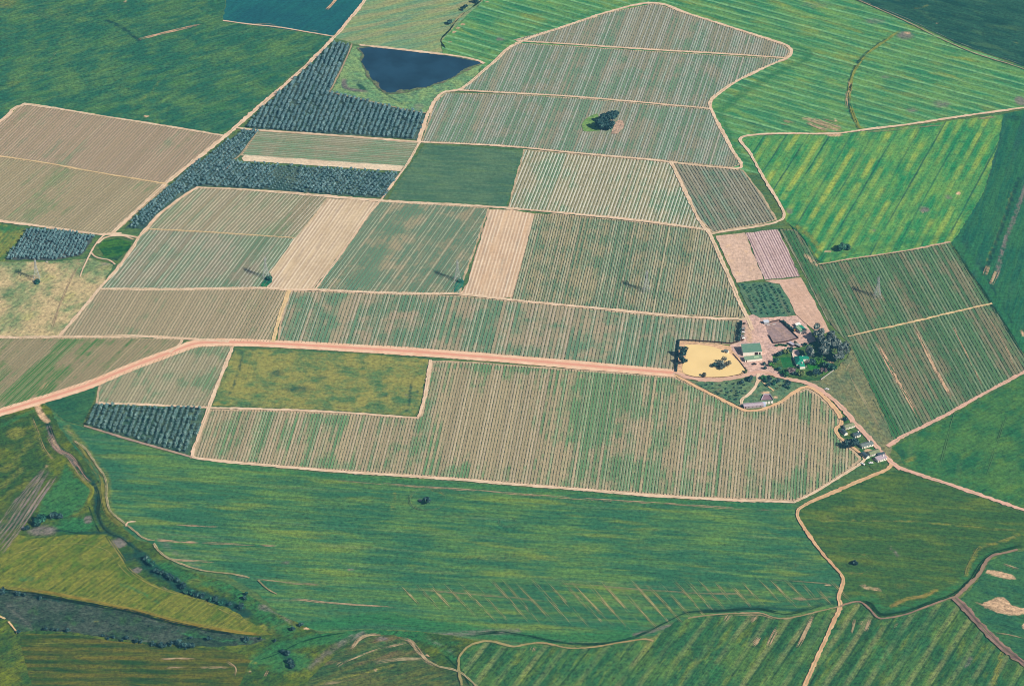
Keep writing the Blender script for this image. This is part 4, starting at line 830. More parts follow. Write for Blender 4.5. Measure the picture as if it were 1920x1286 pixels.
field('village_green', 'green yards between the row of small white cottages', [(1578, 784), (1590, 786), (1610, 812), (1640, 842), (1662, 866), (1655, 878), (1640, 882), (1622, 872), (1606, 846), (1580, 826), (1572, 808)],
      crop('yard_grass', (44, 104, 76), (92, 122, 84), (1, 0), patch=8, mott=.28, C=(150, 142, 118), feats=True), step=2, feats=[('B', 'bare', (1628, 846), 9, 4, .8), ('B', 'bare', (1640, 862), 5, 3, .7), ('B', 'bare', (1606, 842), 8, 4, .5), ('L', 'dry', [(1590, 806), (1592, 818)], 5, .5)], cat='grass')
# grass islet and sand in the tree clump
field('grass_patch', 'light green grass hollow beside the dark tree clump', [(1090, 236), (1096, 226), (1108, 218), (1120, 214), (1125, 246), (1105, 248), (1094, 247)], crop('hollow_grass', (110, 152, 96), (126, 160, 100), (1, 0), patch=5), cat='grass', z=.6)
field('bare_patch', 'pinkish bare patch on the sunny side of the tree clump', [(1152, 232), (1160, 226), (1168, 228), (1170, 240), (1158, 252), (1146, 252)], crop('patch_soil', (206, 172, 150), (176, 158, 142), D_UP, patch=5, mott=.3), cat='bare soil', z=.6)

# ================================================================== WATER
def water(name, label, poly, c, rough, zz, k=1.0):
    n = NT(name + '_surface', rough, .12)
    a = n.noise(n.pos, 1 / 30.0, 3)
    n.base(n.mix(n.step(a, .3, .7), col(c, .84 if name[0] == 'r' else .95), col(c, 1.14 if name[0] == 'r' else 1.05)))
    L = smooth(GL(poly) + [G(*poly[0])], 2.0)[:-1]
    if name[0] == 'r':
        g = np.convolve(NR.normal(0, 1.0, len(L) + 4), np.ones(5) / 5 ** .5, 'valid')[:len(L)]; cc = L.mean(0); up = (L[:, 1] < cc[1] + 12)
        L = L + (L - cc) / np.linalg.norm(L - cc, axis=1)[:, None] * (g * 1.3 * up)[:, None]
    o = mesh_np(name, np.column_stack([L, np.full(len(L), .66)]), [tuple(range(len(L)))], n.mat)
    if o.data.polygons[0].normal.z < 0: o.data.flip_normals()
    return tag(o, label, 'water', None, 'structure')
field('mud_margin', 'narrow muddy margin round the reservoir water', [(669, 90), (700, 87), (740, 91), (850, 105), (908, 119), (890, 127), (868, 139), (840, 153), (792, 168), (766, 175), (738, 178), (720, 176), (708, 165), (686, 143), (680, 126), (675, 115), (679, 104)], crop('mud_rim', (96, 124, 92), (120, 122, 104), (1, 0), patch=7, mott=.3), cat='bank', jit=.9, z=.61)
water('reservoir_water', 'deep blue triangular reservoir below its pale dam wall', [(673, 92), (700, 90), (740, 94), (800, 101), (850, 108), (890, 116), (904, 119), (888, 124), (866, 136), (838, 150), (815, 158), (790, 164), (765, 171), (748, 171), (738, 174), (722, 172), (712, 163), (703, 153), (690, 141), (684, 126), (679, 115), (683, 105)], (44, 80, 102), .5, .75)
water('pond_water', 'flat sandy yellow muddy pond beside the farm yard', [(1283, 648), (1300, 647), (1326, 649), (1348, 655), (1368, 664), (1383, 678), (1392, 688), (1396, 696), (1386, 702), (1360, 707), (1330, 707.5), (1300, 706), (1284, 701), (1279, 694), (1281, 680), (1287, 664)], (246, 214, 154), .6, .85)

# ================================================================== ROADS
PALE_D = dirt('pale_dirt', (240, 212, 182), (226, 194, 164))
YEL_D = dirt('sandy_dirt', (236, 206, 158), (226, 192, 146))
GREY_D = dirt('grey_track', (186, 168, 142), (168, 150, 128), edge=(110, 130, 96))
RED_D = dirt('red_dirt', (244, 208, 176), (238, 192, 160), mid=(228, 162, 140), tracks=False)
PINK_D = dirt('pink_dirt', (230, 188, 166), (220, 176, 156))
BROWN_D = dirt('brown_track', (164, 138, 120), (140, 122, 112), edge=(92, 108, 84))
MAUVE_D = dirt('gully_bed', (160, 132, 124), (120, 106, 104), edge=(150, 140, 108), mid=(88, 84, 86))

road('dirt_road', 'wide red dirt road running across to the farm', [(-120, 806), (0, 774), (70, 753), (168, 722), (250, 688), (330, 658), (365, 646), (400, 643), (440, 643), (520, 646), (700, 656), (900, 670), (1100, 687), (1268, 701)], 13.0, RED_D)
road('dirt_road', 'pink farm road below the muddy pond and past the cottages', [(1262, 700), (1300, 711), (1340, 714), (1385, 708), (1425, 699), (1450, 704), (1482, 712), (1513, 719), (1540, 733), (1570, 757), (1605, 797), (1640, 835), (1668, 865), (1690, 880)], 6.0, PINK_D)
road('dirt_road', 'pink road leaving the cottages along the plain green field', [(1672, 868), (1692, 880), (1740, 896), (1800, 916), (1860, 936), (1920, 956), (2060, 1004)], 5.2, PINK_D)
road('dirt_road', 'straight pale road along the dark olive orchards', [(720, -60), (685, 0), (655, 38), (630, 68), (560, 137), (420, 257), (310, 346), (240, 410), (212, 437)], 5.0, PALE_D)
road('dirt_track', 'thin pale track between the two dark green fields', [(418, 40), (470, 47), (520, 52), (580, 62), (627, 70)], 2.6, PALE_D)
road('dirt_road', 'pale road climbing round the upper vineyards to their point', [(785, 267), (795, 235), (802, 215), (815, 190), (832, 174), (862, 169), (890, 149), (926, 117), (965, 84), (1060, 50), (1150, 21), (1228, 7), (1300, 30), (1398, 61), (1468, 84), (1478, 90), (1483, 96), (1482, 103), (1474, 110), (1440, 125), (1385, 152), (1345, 178), (1332, 192), (1333, 206), (1350, 240), (1375, 285), (1390, 310), (1382, 317), (1340, 314), (1258, 305)], 4.6, PALE_D)
road('dirt_track', 'pale track below the topmost vineyard', [(968, 78), (1080, 85), (1200, 93), (1340, 101), (1472, 110)], 3.0, PALE_D)
road('dirt_track', 'pale track splitting the two wide grey vineyards', [(850, 170), (960, 176), (1080, 183), (1200, 193), (1332, 205)], 3.2, PALE_D)
road('dirt_road', 'pale road from the orchard past the square green field', [(445, 241), (480, 245), (560, 250), (640, 256), (785, 267), (870, 271), (960, 276), (1080, 288), (1200, 299), (1262, 306)], 4.0, PALE_D)
road('dirt_track', 'pale track down the edge of the square green field and the wide strip', [(787, 267), (765, 306), (740, 341), (712, 379), (690, 405), (650, 462), (590, 545)], 3.4, PALE_D, w2=2.2)
road('dirt_track', 'narrow pale path between orchard and narrow vineyard', [(486, 246), (470, 265), (452, 290), (436, 304), (425, 318)], 2.0, GREY_D)
road('dirt_road', 'pale road crossing under the orchard and the square field', [(370, 352), (470, 357), (600, 368), (712, 377), (850, 385), (950, 391), (1050, 400), (1200, 415), (1332, 433)], 4.6, PALE_D)
road('dirt_road', 'pale road curving down past the grass basin', [(371, 352), (345, 368), (300, 402), (280, 425), (262, 445), (245, 472), (220, 506), (185, 545), (150, 587), (112, 631)], 4.2, PALE_D)
road('dirt_road', 'pale road leading down beside the bare blocks into the farm yard', [(1258, 305), (1285, 360), (1310, 412), (1332, 442), (1365, 516), (1388, 570), (1402, 598), (1410, 620)], 4.8, PALE_D)
road('dirt_road', 'pale track rounding the small vineyard along the bright field', [(1332, 440), (1370, 433), (1430, 424), (1462, 415), (1470, 404), (1462, 383), (1430, 332), (1406, 288), (1389, 266), (1396, 257), (1445, 252), (1530, 252), (1575, 251), (1610, 246), (1700, 235), (1800, 220), (1920, 203), (2060, 186)], 4.0, PALE_D, w2=4.6)
road('dirt_road', 'pale road along the foot of the two bare strips', [(187, 543), (330, 543), (490, 541), (540, 545), (600, 545), (700, 549), (800, 552), (860, 553), (962, 564), (1100, 577), (1250, 592), (1340, 598), (1402, 600)], 4.6, PALE_D)
road('dirt_road', 'sandy yellow lane joining the red road', [(542, 545), (534, 568), (525, 592), (512, 642)], 5.2, YEL_D)
road('dirt_road', 'pale road below the straw pasture', [(-120, 633), (0, 633), (100, 633), (250, 632), (340, 636), (430, 641)], 4.4, PALE_D)
road('dirt_track', 'short pale link beside the start of the red road', [(343, 636), (336, 648), (318, 662)], 3.0, PALE_D)
road('dirt_road', 'pale road above the small square orchard', [(-120, 402), (0, 416), (80, 426), (180, 440), (225, 441), (262, 447)], 4.4, PALE_D)
road('dirt_track', 'pale loop track around the overgrown basin', [(228, 438), (200, 440), (182, 456), (170, 476), (158, 500), (150, 520)], 3.4, PALE_D, w2=1.4)
road('dirt_track', 'thin pale path along the lower rim of the basin', [(170, 474), (182, 484), (205, 489), (216, 497)], 1.8, PALE_D)
road('dirt_track', 'thin pale path along the upper rim of the basin', [(182, 458), (200, 446), (228, 443), (250, 450)], 2.4, PALE_D)
road('dirt_track', 'yellow track splitting the western vineyards', [(-120, 276), (0, 294), (80, 306), (180, 324), (312, 346)], 3.0, YEL_D)
road('dirt_road', 'pale road along the dark green field above the western vineyards', [(-120, 304), (0, 229), (25, 206), (42, 199), (60, 198), (200, 220), (300, 236), (425, 257)], 3.8, PALE_D)
road('dirt_track', 'very thin pale path between two green grey vineyard blocks', [(276, 430), (400, 437), (550, 447)], 1.7, YEL_D)
road('dirt_road', 'pale road round the whole lower edge of the largest vineyard', [(436, 652), (415, 705), (392, 764), (372, 820), (361, 850), (366, 859), (385, 862), (450, 869), (600, 882), (750, 892), (900, 903), (1100, 920), (1300, 935), (1470, 942), (1492, 941), (1530, 922), (1588, 886), (1616, 868), (1622, 858)], 4.0, PALE_D)
road('dirt_road', 'pale road around the mottled yellow green rectangle', [(185, 757), (280, 760), (388, 765), (500, 768), (650, 775), (770, 784), (784, 782), (790, 768), (798, 740), (808, 676)], 3.4, PALE_D)
road('dirt_track', 'greyish earth edge below the lower orchard', [(158, 799), (240, 824), (300, 841), (360, 858)], 3.0, dirt('grey_earth', (186, 162, 142), (170, 150, 138)))
road('dirt_road', 'orange track rounding the top of the largest vineyard by the farm', [(1266, 703), (1310, 728), (1350, 748), (1390, 768), (1412, 771), (1432, 768), (1462, 755), (1492, 735), (1514, 727), (1536, 738), (1560, 761), (1575, 780), (1577, 797), (1567, 806), (1574, 820), (1594, 836), (1612, 850), (1620, 860)], 3.8, dirt('orange_track', (236, 196, 152), (226, 182, 144)))
road('dirt_road', 'orange road winding down to the bottom edge', [(1672, 872), (1660, 883), (1630, 895), (1560, 925), (1508, 948), (1495, 962), (1504, 985), (1540, 1035), (1573, 1072), (1581, 1090), (1572, 1120), (1575, 1137), (1560, 1172), (1530, 1238), (1508, 1286), (1450, 1420)], 4.2, dirt('orange_road', (228, 190, 148), (206, 166, 130)))
road('dirt_road', 'pinkish road along the lower side of the eastern vineyard', [(1664, 838), (1700, 816), (1760, 786), (1850, 736), (1920, 698), (2060, 622)], 4.8, PINK_D)
road('dirt_track', 'broken sandy track across the eastern vineyard', [(1590, 632), (1640, 620), (1700, 607), (1790, 586), (1860, 570)], 2.6, YEL_D, jit=.3)
road('dirt_track', 'pale earth edge along the top of the eastern vineyard', [(1535, 497), (1570, 491), (1600, 486), (1700, 471), (1782, 455)], 2.6, dirt('pale_earth', (220, 186, 160), (200, 170, 142)), jit=.3)
road('farm_lane', 'orange lane down to the grey stables', [(1422, 702), (1420, 718), (1412, 732), (1402, 742), (1391, 750), (1390, 762)], 3.6, PALE_D)
road('dirt_track', 'thin sandy footpath toward the stables', [(1424, 712), (1436, 722), (1451, 734)], 1.8, YEL_D)
road('dirt_track', 'brown track following the gully edge', [(1575, 1138), (1590, 1132), (1612, 1129), (1628, 1140), (1645, 1158), (1660, 1160), (1700, 1152), (1740, 1137), (1785, 1121), (1800, 1118)], 2.8, BROWN_D)
road('eroded_gully', 'eroded brownish gully bed climbing past the corner field', [(1792, 1120), (1812, 1102), (1835, 1078), (1848, 1055), (1862, 1042), (1885, 1037), (1908, 1031)], 5.0, BROWN_D, w2=3, cat='gully')
road('eroded_gully', 'wide eroded gully with a dark bed running to the bottom corner', [(1788, 1122), (1805, 1138), (1830, 1166), (1860, 1196), (1890, 1222), (1930, 1250), (2060, 1340)], 8.5, MAUVE_D, cat='gully')
road('dirt_track', 'tan double track curving along the ridged field edge', [(866, 1286), (860, 1250), (863, 1230), (880, 1212), (905, 1203), (930, 1205), (962, 1213), (990, 1208), (1020, 1205)], 2.8, dirt('tan_track', (172, 160, 116), (150, 146, 104), edge=(92, 116, 80)), jit=.25)
road('dirt_track', 'tan track along the top of the ridged field', [(1005, 1205), (1030, 1208), (1060, 1215), (1090, 1216), (1120, 1213), (1160, 1206), (1210, 1199), (1225, 1203)], 2.2, dirt('tan_track_two', (178, 158, 116), (150, 140, 104), edge=(92, 112, 80)), jit=.25)
road('dirt_track', 'thin pale tyre track beside the lower road junction', [(1290, 1160), (1340, 1153), (1420, 1150), (1445, 1157), (1470, 1161), (1500, 1156), (1540, 1146), (1574, 1138)], 1.8, dirt('tan_track_three', (176, 158, 124), (150, 140, 108), edge=(80, 108, 80)), jit=.3)
for i, (lab, pts) in enumerate((('pale double tyre track along the creek', [(140, 828), (160, 842), (180, 872), (198, 900), (201, 940), (210, 962), (238, 985), (270, 1010), (290, 1014)]), ('pale double tyre track turning past the streaks', [(288, 1020), (300, 1036), (318, 1048), (350, 1062), (390, 1072), (430, 1076), (468, 1084)]), ('faint double tyre track ending near the creek scrub', [(484, 1088), (500, 1104), (520, 1115)]), ('double tyre track leaving the mound field', [(800, 1238), (822, 1250), (850, 1256), (870, 1266), (895, 1288)]))):
    mt = dirt('tyre_track', (206, 186, 152), (160, 152, 116), edge=(96, 122, 84), mid=(84, 112, 78))
    road('tyre_track', lab, pts, 2.3, mt, jit=.2, cat='track')
road('dirt_track', 'short pale path turning off the creek track', [(236, 988), (240, 980), (255, 979)], 1.7, PALE_D)
road('dirt_track', 'short sandy path above the bands in the bottom corner', [(-40, 1130), (0, 1156), (10, 1161)], 2.4, YEL_D)
road('dirt_track', 'sandy stub of path beside the scrub strip', [(16, 1166), (24, 1176), (33, 1188)], 2.2, YEL_D)
road('dam_wall_track', 'pale earth crest of the reservoir dam', [(674, 86), (740, 93), (850, 106), (895, 115), (908, 121)], 4.4, PALE_D)
road('dirt_track', 'thin pale track between the bent orchard and the reservoir bank', [(660, 84), (655, 98), (640, 132), (622, 168), (620, 174), (660, 184), (700, 193), (760, 207), (800, 214)], 2.4, GREY_D)
road('fence_line_track', 'pale worn line along the diagonal fence in the far corner', [(1590, -6), (1640, 15), (1700, 42), (1760, 72), (1830, 102), (1920, 131), (2060, 185)], 1.8, GREY_D, jit=.35)

# ================================================================== FIELD MARKS
OCH = (158, 152, 110); PALEO = (190, 172, 138)
for i in range(31):
    x0 = 752 + i * 26.6 + R.uniform(-4, 4)
    y0 = 1082 + R.uniform(-4, 10) + (12 if x0 < 850 else 0)
    yb = np.interp(x0, [750, 850, 960, 1080, 1160, 1250, 1330, 1560], [1140, 1166, 1186, 1196, 1188, 1160, 1142, 1134])
    y1 = min(y0 + R.uniform(80, 116), yb + R.uniform(-8, 2))
    if y1 - y0 < 25: continue
    dx = (y1 - y0) * (.92 + R.uniform(-.05, .05))
    mid = (x0 + dx * .5 + R.uniform(-1.5, 1.5), (y0 + y1) / 2)
    streak('tan diagonal streak on the lower slope of the broad field', [(x0, y0), mid, (x0 + dx, y1)], 1.3, .6, tone=R.choice([(168, 164, 118), (152, 156, 110), (140, 152, 108)]), strands=((0, .7), (.9, .3), (-.9, .25)), fade=.4)
    for k in range(R.choice([0, 1, 1, 2])):
        t = R.choice([R.uniform(.2, .6), R.uniform(.85, 1)])
        xx, yy = x0 + dx * t, y0 + (y1 - y0) * t
        streak('short bare scrape on the lower slope of the broad field', [(xx - 4, yy - 4.4), (xx, yy), (xx + 5, yy + 5.4)], 1.6, .9, tone=PALEO, fade=.4)
def ring(label, px, r, tone):
    c = G(*px); n_ = 26
    pts = [(c[0] + math.cos(2 * math.pi * k / n_) * r * R.uniform(.98, 1.02), c[1] + math.sin(2 * math.pi * k / n_) * r * R.uniform(.98, 1.02)) for k in range(n_ + 1)]
    global GL
    g0 = GL; GL = lambda x, z=0.0: pts
    streak(label, [0], 1.0, .3, tone=tone, name='tractor_ring', strands=((-.7, .42), (.7, .42)), fade=.02)
    GL = g0
ring('ringed tractor track round the lone tree in the broad field', (801, 937), 15.6, (104, 138, 106))
ring('ringed tractor track round the shrub above the gully', (1605, 1056), 14.6, (104, 132, 92))
ring('faint tractor loop in the broad field', (952, 978), 7.5, (96, 132, 104))
# ribs of the old furrows by the creek
for k in range(7):
    o_ = k * 7.0
    streak('pale mauve furrow rib beside the creek', [(78 + o_ * .62 + R.uniform(-4, 6), 868 + o_ * .55 + R.uniform(-4, 10)), (40 + o_ * .75, 925 + o_ * .45), (4 + o_ * .8, 975 + o_ * .5), (-30 + o_ * .8, 1015 + o_ * .6)], 1.9, .5, tone=[(150, 140, 138), (122, 122, 116), (164, 150, 142)][k % 3], name='furrow', strands=((0, .5), (.5, .2), (-.5, .25)), fade=.15)
DK = (38, 78, 72); TN = (160, 150, 112)
for lab, pts, w, tone, st in (
  ('dark ditch line along the creek meadow', [(166, 948), (172, 965), (180, 985), (188, 1000)], 1.6, DK, ((0, .8),)),
  ('dark ditch line across the wet meadow', [(105, 993), (140, 999), (190, 999), (222, 1006), (262, 1036)], 1.4, DK, ((0, .8),)),
  ('dark cut bank of the dry creek', [(88, 790), (97, 815), (108, 836), (140, 862), (160, 893), (178, 915), (184, 940), (183, 962), (196, 992), (224, 1010)], 2.0, (44, 76, 68), ((0, .7), (.9, .25))),
  ('stony bed of the dry creek', [(92, 815), (100, 832), (112, 846), (130, 856), (142, 872), (158, 896), (170, 905)], 3.4, (170, 146, 132), ((0, .4), (.4, .25), (-.5, .2))),
  ('pale rim along the bright meadow', [(126, 866), (140, 880), (158, 903), (173, 917), (170, 932), (162, 945)], 2.2, (136, 146, 78), ((0, .5), (.6, .2))),
  ('tan grass line following the creek track', [(131, 822), (150, 838), (172, 872), (190, 900), (195, 942), (203, 964), (228, 988)], 2.6, (134, 138, 84), ((0, .4), (.6, .3), (-.6, .25))),
  ('thin pale path dropping from the red road', [(60, 784), (70, 808), (82, 840), (98, 862)], 1.6, TN, ((-.4, .35), (.4, .3))),
  ('dark edge of the scrub strip', [(-20, 1104), (60, 1114), (160, 1132), (250, 1148), (330, 1170), (440, 1190)], 2.4, (34, 68, 64), ((0, .6), (.7, .3))),
  ('ochre rim of the olive field', [(0, 1101), (100, 1113), (250, 1144), (330, 1165), (450, 1186), (500, 1190)], 2.4, (150, 138, 78), ((0, .5), (.8, .3))),
  ('pale contour line in the olive field', [(20, 1040), (90, 1024), (150, 1020), (200, 1032), (228, 1066), (250, 1086)], 1.6, (150, 152, 96), ((0, .5),)),
  ('pale contour line along the olive field edge', [(200, 1006), (228, 1048), (246, 1074), (300, 1104), (380, 1128), (470, 1172)], 1.8, (152, 150, 92), ((0, .5), (1, .3))),
  ('dark wet line in the green hollow', [(480, 1240), (520, 1226), (560, 1206), (600, 1194), (650, 1186)], 1.8, (26, 84, 68), ((0, .7),)),
  ('dark wet channel below the diagonal streaks', [(880, 1192), (930, 1186), (985, 1192), (1040, 1203), (1110, 1208), (1180, 1198), (1250, 1168), (1290, 1150), (1350, 1146), (1420, 1142), (1480, 1150), (1560, 1130)], 2.2, (36, 80, 70), ((0, .7), (.8, .3))),
  ('dark ditch beside the mound field', [(830, 1225), (848, 1242), (866, 1262), (884, 1290)], 2.0, (40, 84, 70), ((0, .7),)),
  ('dark line beside the orange road', [(1506, 990), (1542, 1040), (1576, 1078), (1584, 1092)], 1.5, (44, 78, 64), ((1.6, .7),)),
  ('dark gully cut above the brown track', [(1600, 1126), (1630, 1132), (1652, 1152), (1700, 1146), (1745, 1130), (1792, 1112), (1822, 1084), (1842, 1054), (1868, 1036), (1920, 1022)], 2.4, (32, 78, 62), ((0, .7), (1, .3))),
  ('dark bed of the wide eroded gully', [(1797, 1128), (1812, 1146), (1836, 1172), (1866, 1200), (1896, 1226), (1934, 1252)], 3.2, (84, 72, 72), ((0, .4), (.6, .2), (-.4, .2))),
  ('tyre track across the ringed field', [(1912, 1003), (1868, 1018), (1838, 1026), (1824, 1046), (1814, 1066), (1810, 1082)], 1.8, (128, 134, 92), ((-.5, .3), (.5, .3))),
  ('tan line along the gully meadow', [(1668, 1139), (1700, 1123), (1730, 1118), (1758, 1104)], 2.2, (150, 140, 92), ((0, .6), (.6, .3))),
  ('worn line across the plain green field', [(1762, 880), (1775, 830), (1792, 770)], 1.4, (92, 134, 96), ((-.5, .3), (.5, .3))),
  ('second worn line across the plain green field', [(1848, 892), (1866, 840), (1890, 770)], 1.4, (88, 130, 94), ((-.5, .3), (.5, .3))),
  ('dark headland line of the vivid striped field', [(1476, 418), (1506, 446), (1536, 490), (1600, 480), (1700, 464), (1780, 448)], 1.6, (44, 116, 86), ((0, .6),)),
  ('dark line down the side of the eastern vineyard', [(1783, 456), (1860, 572), (1920, 668)], 2.2, (40, 84, 76), ((0, .7),)),
  ('pale fence line in the far corner', [(1600, -4), (1700, 36), (1800, 82), (1920, 123)], 1.4, (120, 142, 124), ((0, .6),)),
  ('dark ditch between the contour field and striped field', [(905, 0), (884, 16), (868, 28), (852, 46), (843, 58), (828, 74), (830, 84), (836, 92)], 2.0, (36, 70, 66), ((0, .9),)),
  ('pale scrapes beside the upper ditch', [(872, 24), (858, 36), (846, 50)], 2.4, (164, 158, 120), ((-.8, .3),)),
  ('dark arc ditch in the striped field', [(1612, 244), (1598, 216), (1591, 186), (1594, 150), (1608, 118), (1640, 88), (1680, 62)], 1.2, (74, 100, 72), ((0, .7),)),
  ('dry grass along the arc ditch', [(1614, 246), (1600, 216), (1593, 186), (1597, 150), (1612, 118), (1644, 88), (1690, 58)], 2.6, (142, 152, 88), ((.5, .3), (-.7, .25))),
):
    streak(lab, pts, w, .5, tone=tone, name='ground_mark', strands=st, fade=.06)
# ================================================================== VINE ROWS
Z0 = .45
def vmat(nm, a, b):
    return leafmat_rows(nm, a, b)
def leafmat_rows(nm, a, b):
    n = NT(nm, .9, .1)
    f = n.noise(n.pos, .6, 2)
    n.base(n.mix(n.step(f, .35, .65), col(a), col(b)))
    return n.mat
VM = [vmat('vine_brown', (118, 128, 104), (146, 142, 116)), vmat('vine_green', (92, 122, 94), (118, 132, 102)), vmat('vine_grey', (116, 132, 118), (144, 146, 130))]
POLE16 = GL(V16)
seg16 = row_segments(POLE16, D_V16, 2.75)
seg16.sort(key=lambda s: -(s[2] - s[1]))
def pt(seg, d):
    ax = np.array((-d[1], d[0]))
    return ax * seg[0] + np.array(d) * seg[1]
shown, rest16 = seg16[:298], seg16[298:]
for s in shown:
    V, F = ridge(s, D_V16, gap=.12)
    o0 = np.array([*pt(s, D_V16), 0.0])
    o = mesh_np('vine_row', V - o0, F, VM[0])
    o.location = o0
    tag(o, 'trellised vine row in the largest vineyard below the red road', 'vine row', 'vine rows of the largest vineyard')
allV, allF, allM, off = [], [], [], 0
def push(V, F, mi):
    global off
    allV.append(V); allF.append(F + off); allM.append(np.full(len(F), mi)); off += len(V)
for s in rest16: push(*ridge(s, D_V16), 0)
for poly, d, sp, kw, hole in VINES:
    mi = 1 if sp == 3.3 and abs(d[0] - D_F9[0]) < 1e-6 else 2 if sp == 2.6 and abs(d[0] - D_UP[0]) < 1e-6 else 0
    hp = hole
    for s in row_segments(poly, d, sp):
        push(*ridge(s, d, st=2.4, hole=hp, gap=.12, **kw), mi)
o = mesh_np('vine_rows', np.concatenate(allV), np.concatenate(allF), mats=VM)
o.data.polygons.foreach_set('material_index', np.concatenate(allM).astype(np.int32))
tag(o, 'vine rows filling all the other vineyards beyond the largest one', 'vine rows', None, 'stuff')

# ================================================================== ORCHARDS
OL = leafmat('olive_leaf', (88, 134, 140), (132, 166, 168), (160, 186, 184), .5)
OD = leafmat('orchard_leaf', (84, 130, 130), (126, 160, 154), (156, 182, 172), .5)
def grid_pts(poly, d, a, b, jit, prob=1.0, mask=None):
    P = np.array(poly); d = np.array(d); ax = np.array((-d[1], d[0]))
    u = P @ d; v = P @ ax; out = []
    for i in range(int(v.min() // b), int(v.max() // b) + 2):
        for j in range(int(u.min() // a), int(u.max() // a) + 2):
            if R.random() > prob: continue
            out.append(ax * (i * b + R.gauss(0, jit)) + d * (j * a + (i % 2) * a * .5 * 0 + R.gauss(0, jit)))
    out = np.array(out)
    return out[inside(out, poly)]
VARS = [crown_np(1.8, 1.8, 1.9, 2.2, 72, .66, 6, 100 + i, .45, .55) for i in range(6)]
def stem_np(): 
    b = MB(); b.tube((0, 0, -.5), (0, 0, 1.5), .16, 5, .1); return np.array(b.v), b.f
orchard_meshes = []
for i, (v, f, t) in enumerate(VARS):
    sv, sf = stem_np()
    o = mesh_np('orchard_tree', np.concatenate([v, sv]), [tuple(int(z) for z in q) for q in f] + [tuple(z + len(v) for z in q) for q in sf], OD)
    set_tone(o, np.concatenate([t, np.zeros(len(sv))]))
    orchard_meshes.append(o.data); bpy.data.objects.remove(o)
pts4 = grid_pts(GL(O4), D_V16, 4.3, 5.0, .1, .98)
print('O4 trees', len(pts4))
for k, p in enumerate(pts4[:300]):
    o = bpy.data.objects.new('orchard_tree', orchard_meshes[k % 6]); COL.objects.link(o)
    o.location = (p[0], p[1], Z0); o.rotation_euler = (0, 0, R.uniform(0, 6.28)); s = R.uniform(.8, 1.12); o.scale = (s, s, s * R.uniform(.9, 1.1))
    tag(o, 'dark rounded orchard tree in the lower orchard beside the grass wedge', 'orchard tree', 'trees of the lower orchard')
D_O2 = gdir((620, 174), (655, 92))
far = []
thin = GL([(520, 312), (566, 316), (548, 362), (508, 359)])
for poly, d, a, b, pr, sc_ in ((O2, D_O2, 4.0, 5.1, .96, 1.0), (O3, D_ROADA, 4.2, 4.5, .97, .92), (O1, D_O2, 3.5, 3.6, .97, .9)):
    pp = grid_pts(GL(poly), d, a, b, .15, pr)
    for p in pp:
        s = sc_ * R.uniform(.75, 1.15)
        if inside(p[None], thin)[0]:
            s *= .55
        far.append((p, s))
for q, r_ in (((555, 195), 14), ((590, 200), 9), ((640, 195), 7), ((575, 215), 10)):
    c = np.array(G(*q)); far = [x for x in far if np.hypot(*(x[0] - c)) > r_ * .5 or R.random() < .35]
print('far orchard trees', len(far))
fv, ft, n0 = [], [], 0
for k, (p, s) in enumerate(far):
    v, f, t = VARS[k % 6]
    an = R.uniform(0, 6.28); c_, s_ = math.cos(an), math.sin(an)
    w = v * s; w = np.column_stack([w[:, 0] * c_ - w[:, 1] * s_, w[:, 0] * s_ + w[:, 1] * c_, w[:, 2] * 1.0]) + np.array([p[0], p[1], Z0])
    fv.append(w); ft.append(t * .7 + R.uniform(0, .3))
V = np.concatenate(fv)
o = mesh_np('olive_orchard', V, np.arange(len(V)).reshape(-1, 4), OL); set_tone(o, np.concatenate(ft))
tag(o, 'bluish olive trees standing in rows in the three upper orchards', 'orchard', None, 'stuff')

# ================================================================== TREES AND BUSHES
BARK = simple('bark', (104, 92, 84), (128, 116, 104), 1.5)
LEAF = {
 'gum': leafmat('gum_leaf', (70, 100, 106), (128, 144, 138), (156, 164, 152)),
 'dark': leafmat('dark_leaf', (32, 74, 86), (62, 106, 106), (92, 128, 120)),
 'teal': leafmat('teal_leaf', (28, 82, 84), (54, 118, 102), (84, 140, 112)),
 'green': leafmat('green_leaf', (36, 96, 78), (66, 128, 84), (88, 146, 88)),
 'lime': leafmat('lime_leaf', (52, 122, 64), (92, 154, 74), (116, 170, 84)),
 'olive': leafmat('olive_tree_leaf', (84, 110, 84), (122, 140, 96), (140, 152, 104)),
 'bare': leafmat('bare_twig', (118, 106, 112), (150, 136, 136), (164, 150, 146)),
 'greybrown': leafmat('grey_leaf', (92, 100, 98), (134, 134, 116), (150, 146, 124)),
}
SEED = [0]
def tree(name, label, px, r, h, leaf, n=420, lf=None, group=None, cat='tree', flat=.62, lobes=9, trunk=True, sx=1.0):
    """px: photo position of the crown centre"""
    SEED[0] += 1
    ch = h * flat if trunk else h * .55
    cz = h - ch * .62
    x, y = G(px[0], px[1], cz + Z0)
    root = empty(name, (x, y, Z0), R.uniform(0, 6.28) if sx == 1.0 else 0)
    tag(root, label, cat, group)
    v, f, t = crown_np(r * sx, r / sx, ch * .62, cz, n, lf or r * .24, lobes, SEED[0] * 7 + 3, .72, .46)
    v[:, 2] = np.maximum(v[:, 2], .05)
    c = mesh_np('crown', v, f, LEAF[leaf], root); set_tone(c, t)
    if trunk:
        tv, tf = trunk_np(h, max(.14, h * .03), 5, SEED[0], .04, r * .6)
        mesh_np('trunk', tv, tf, BARK, root)
    return root
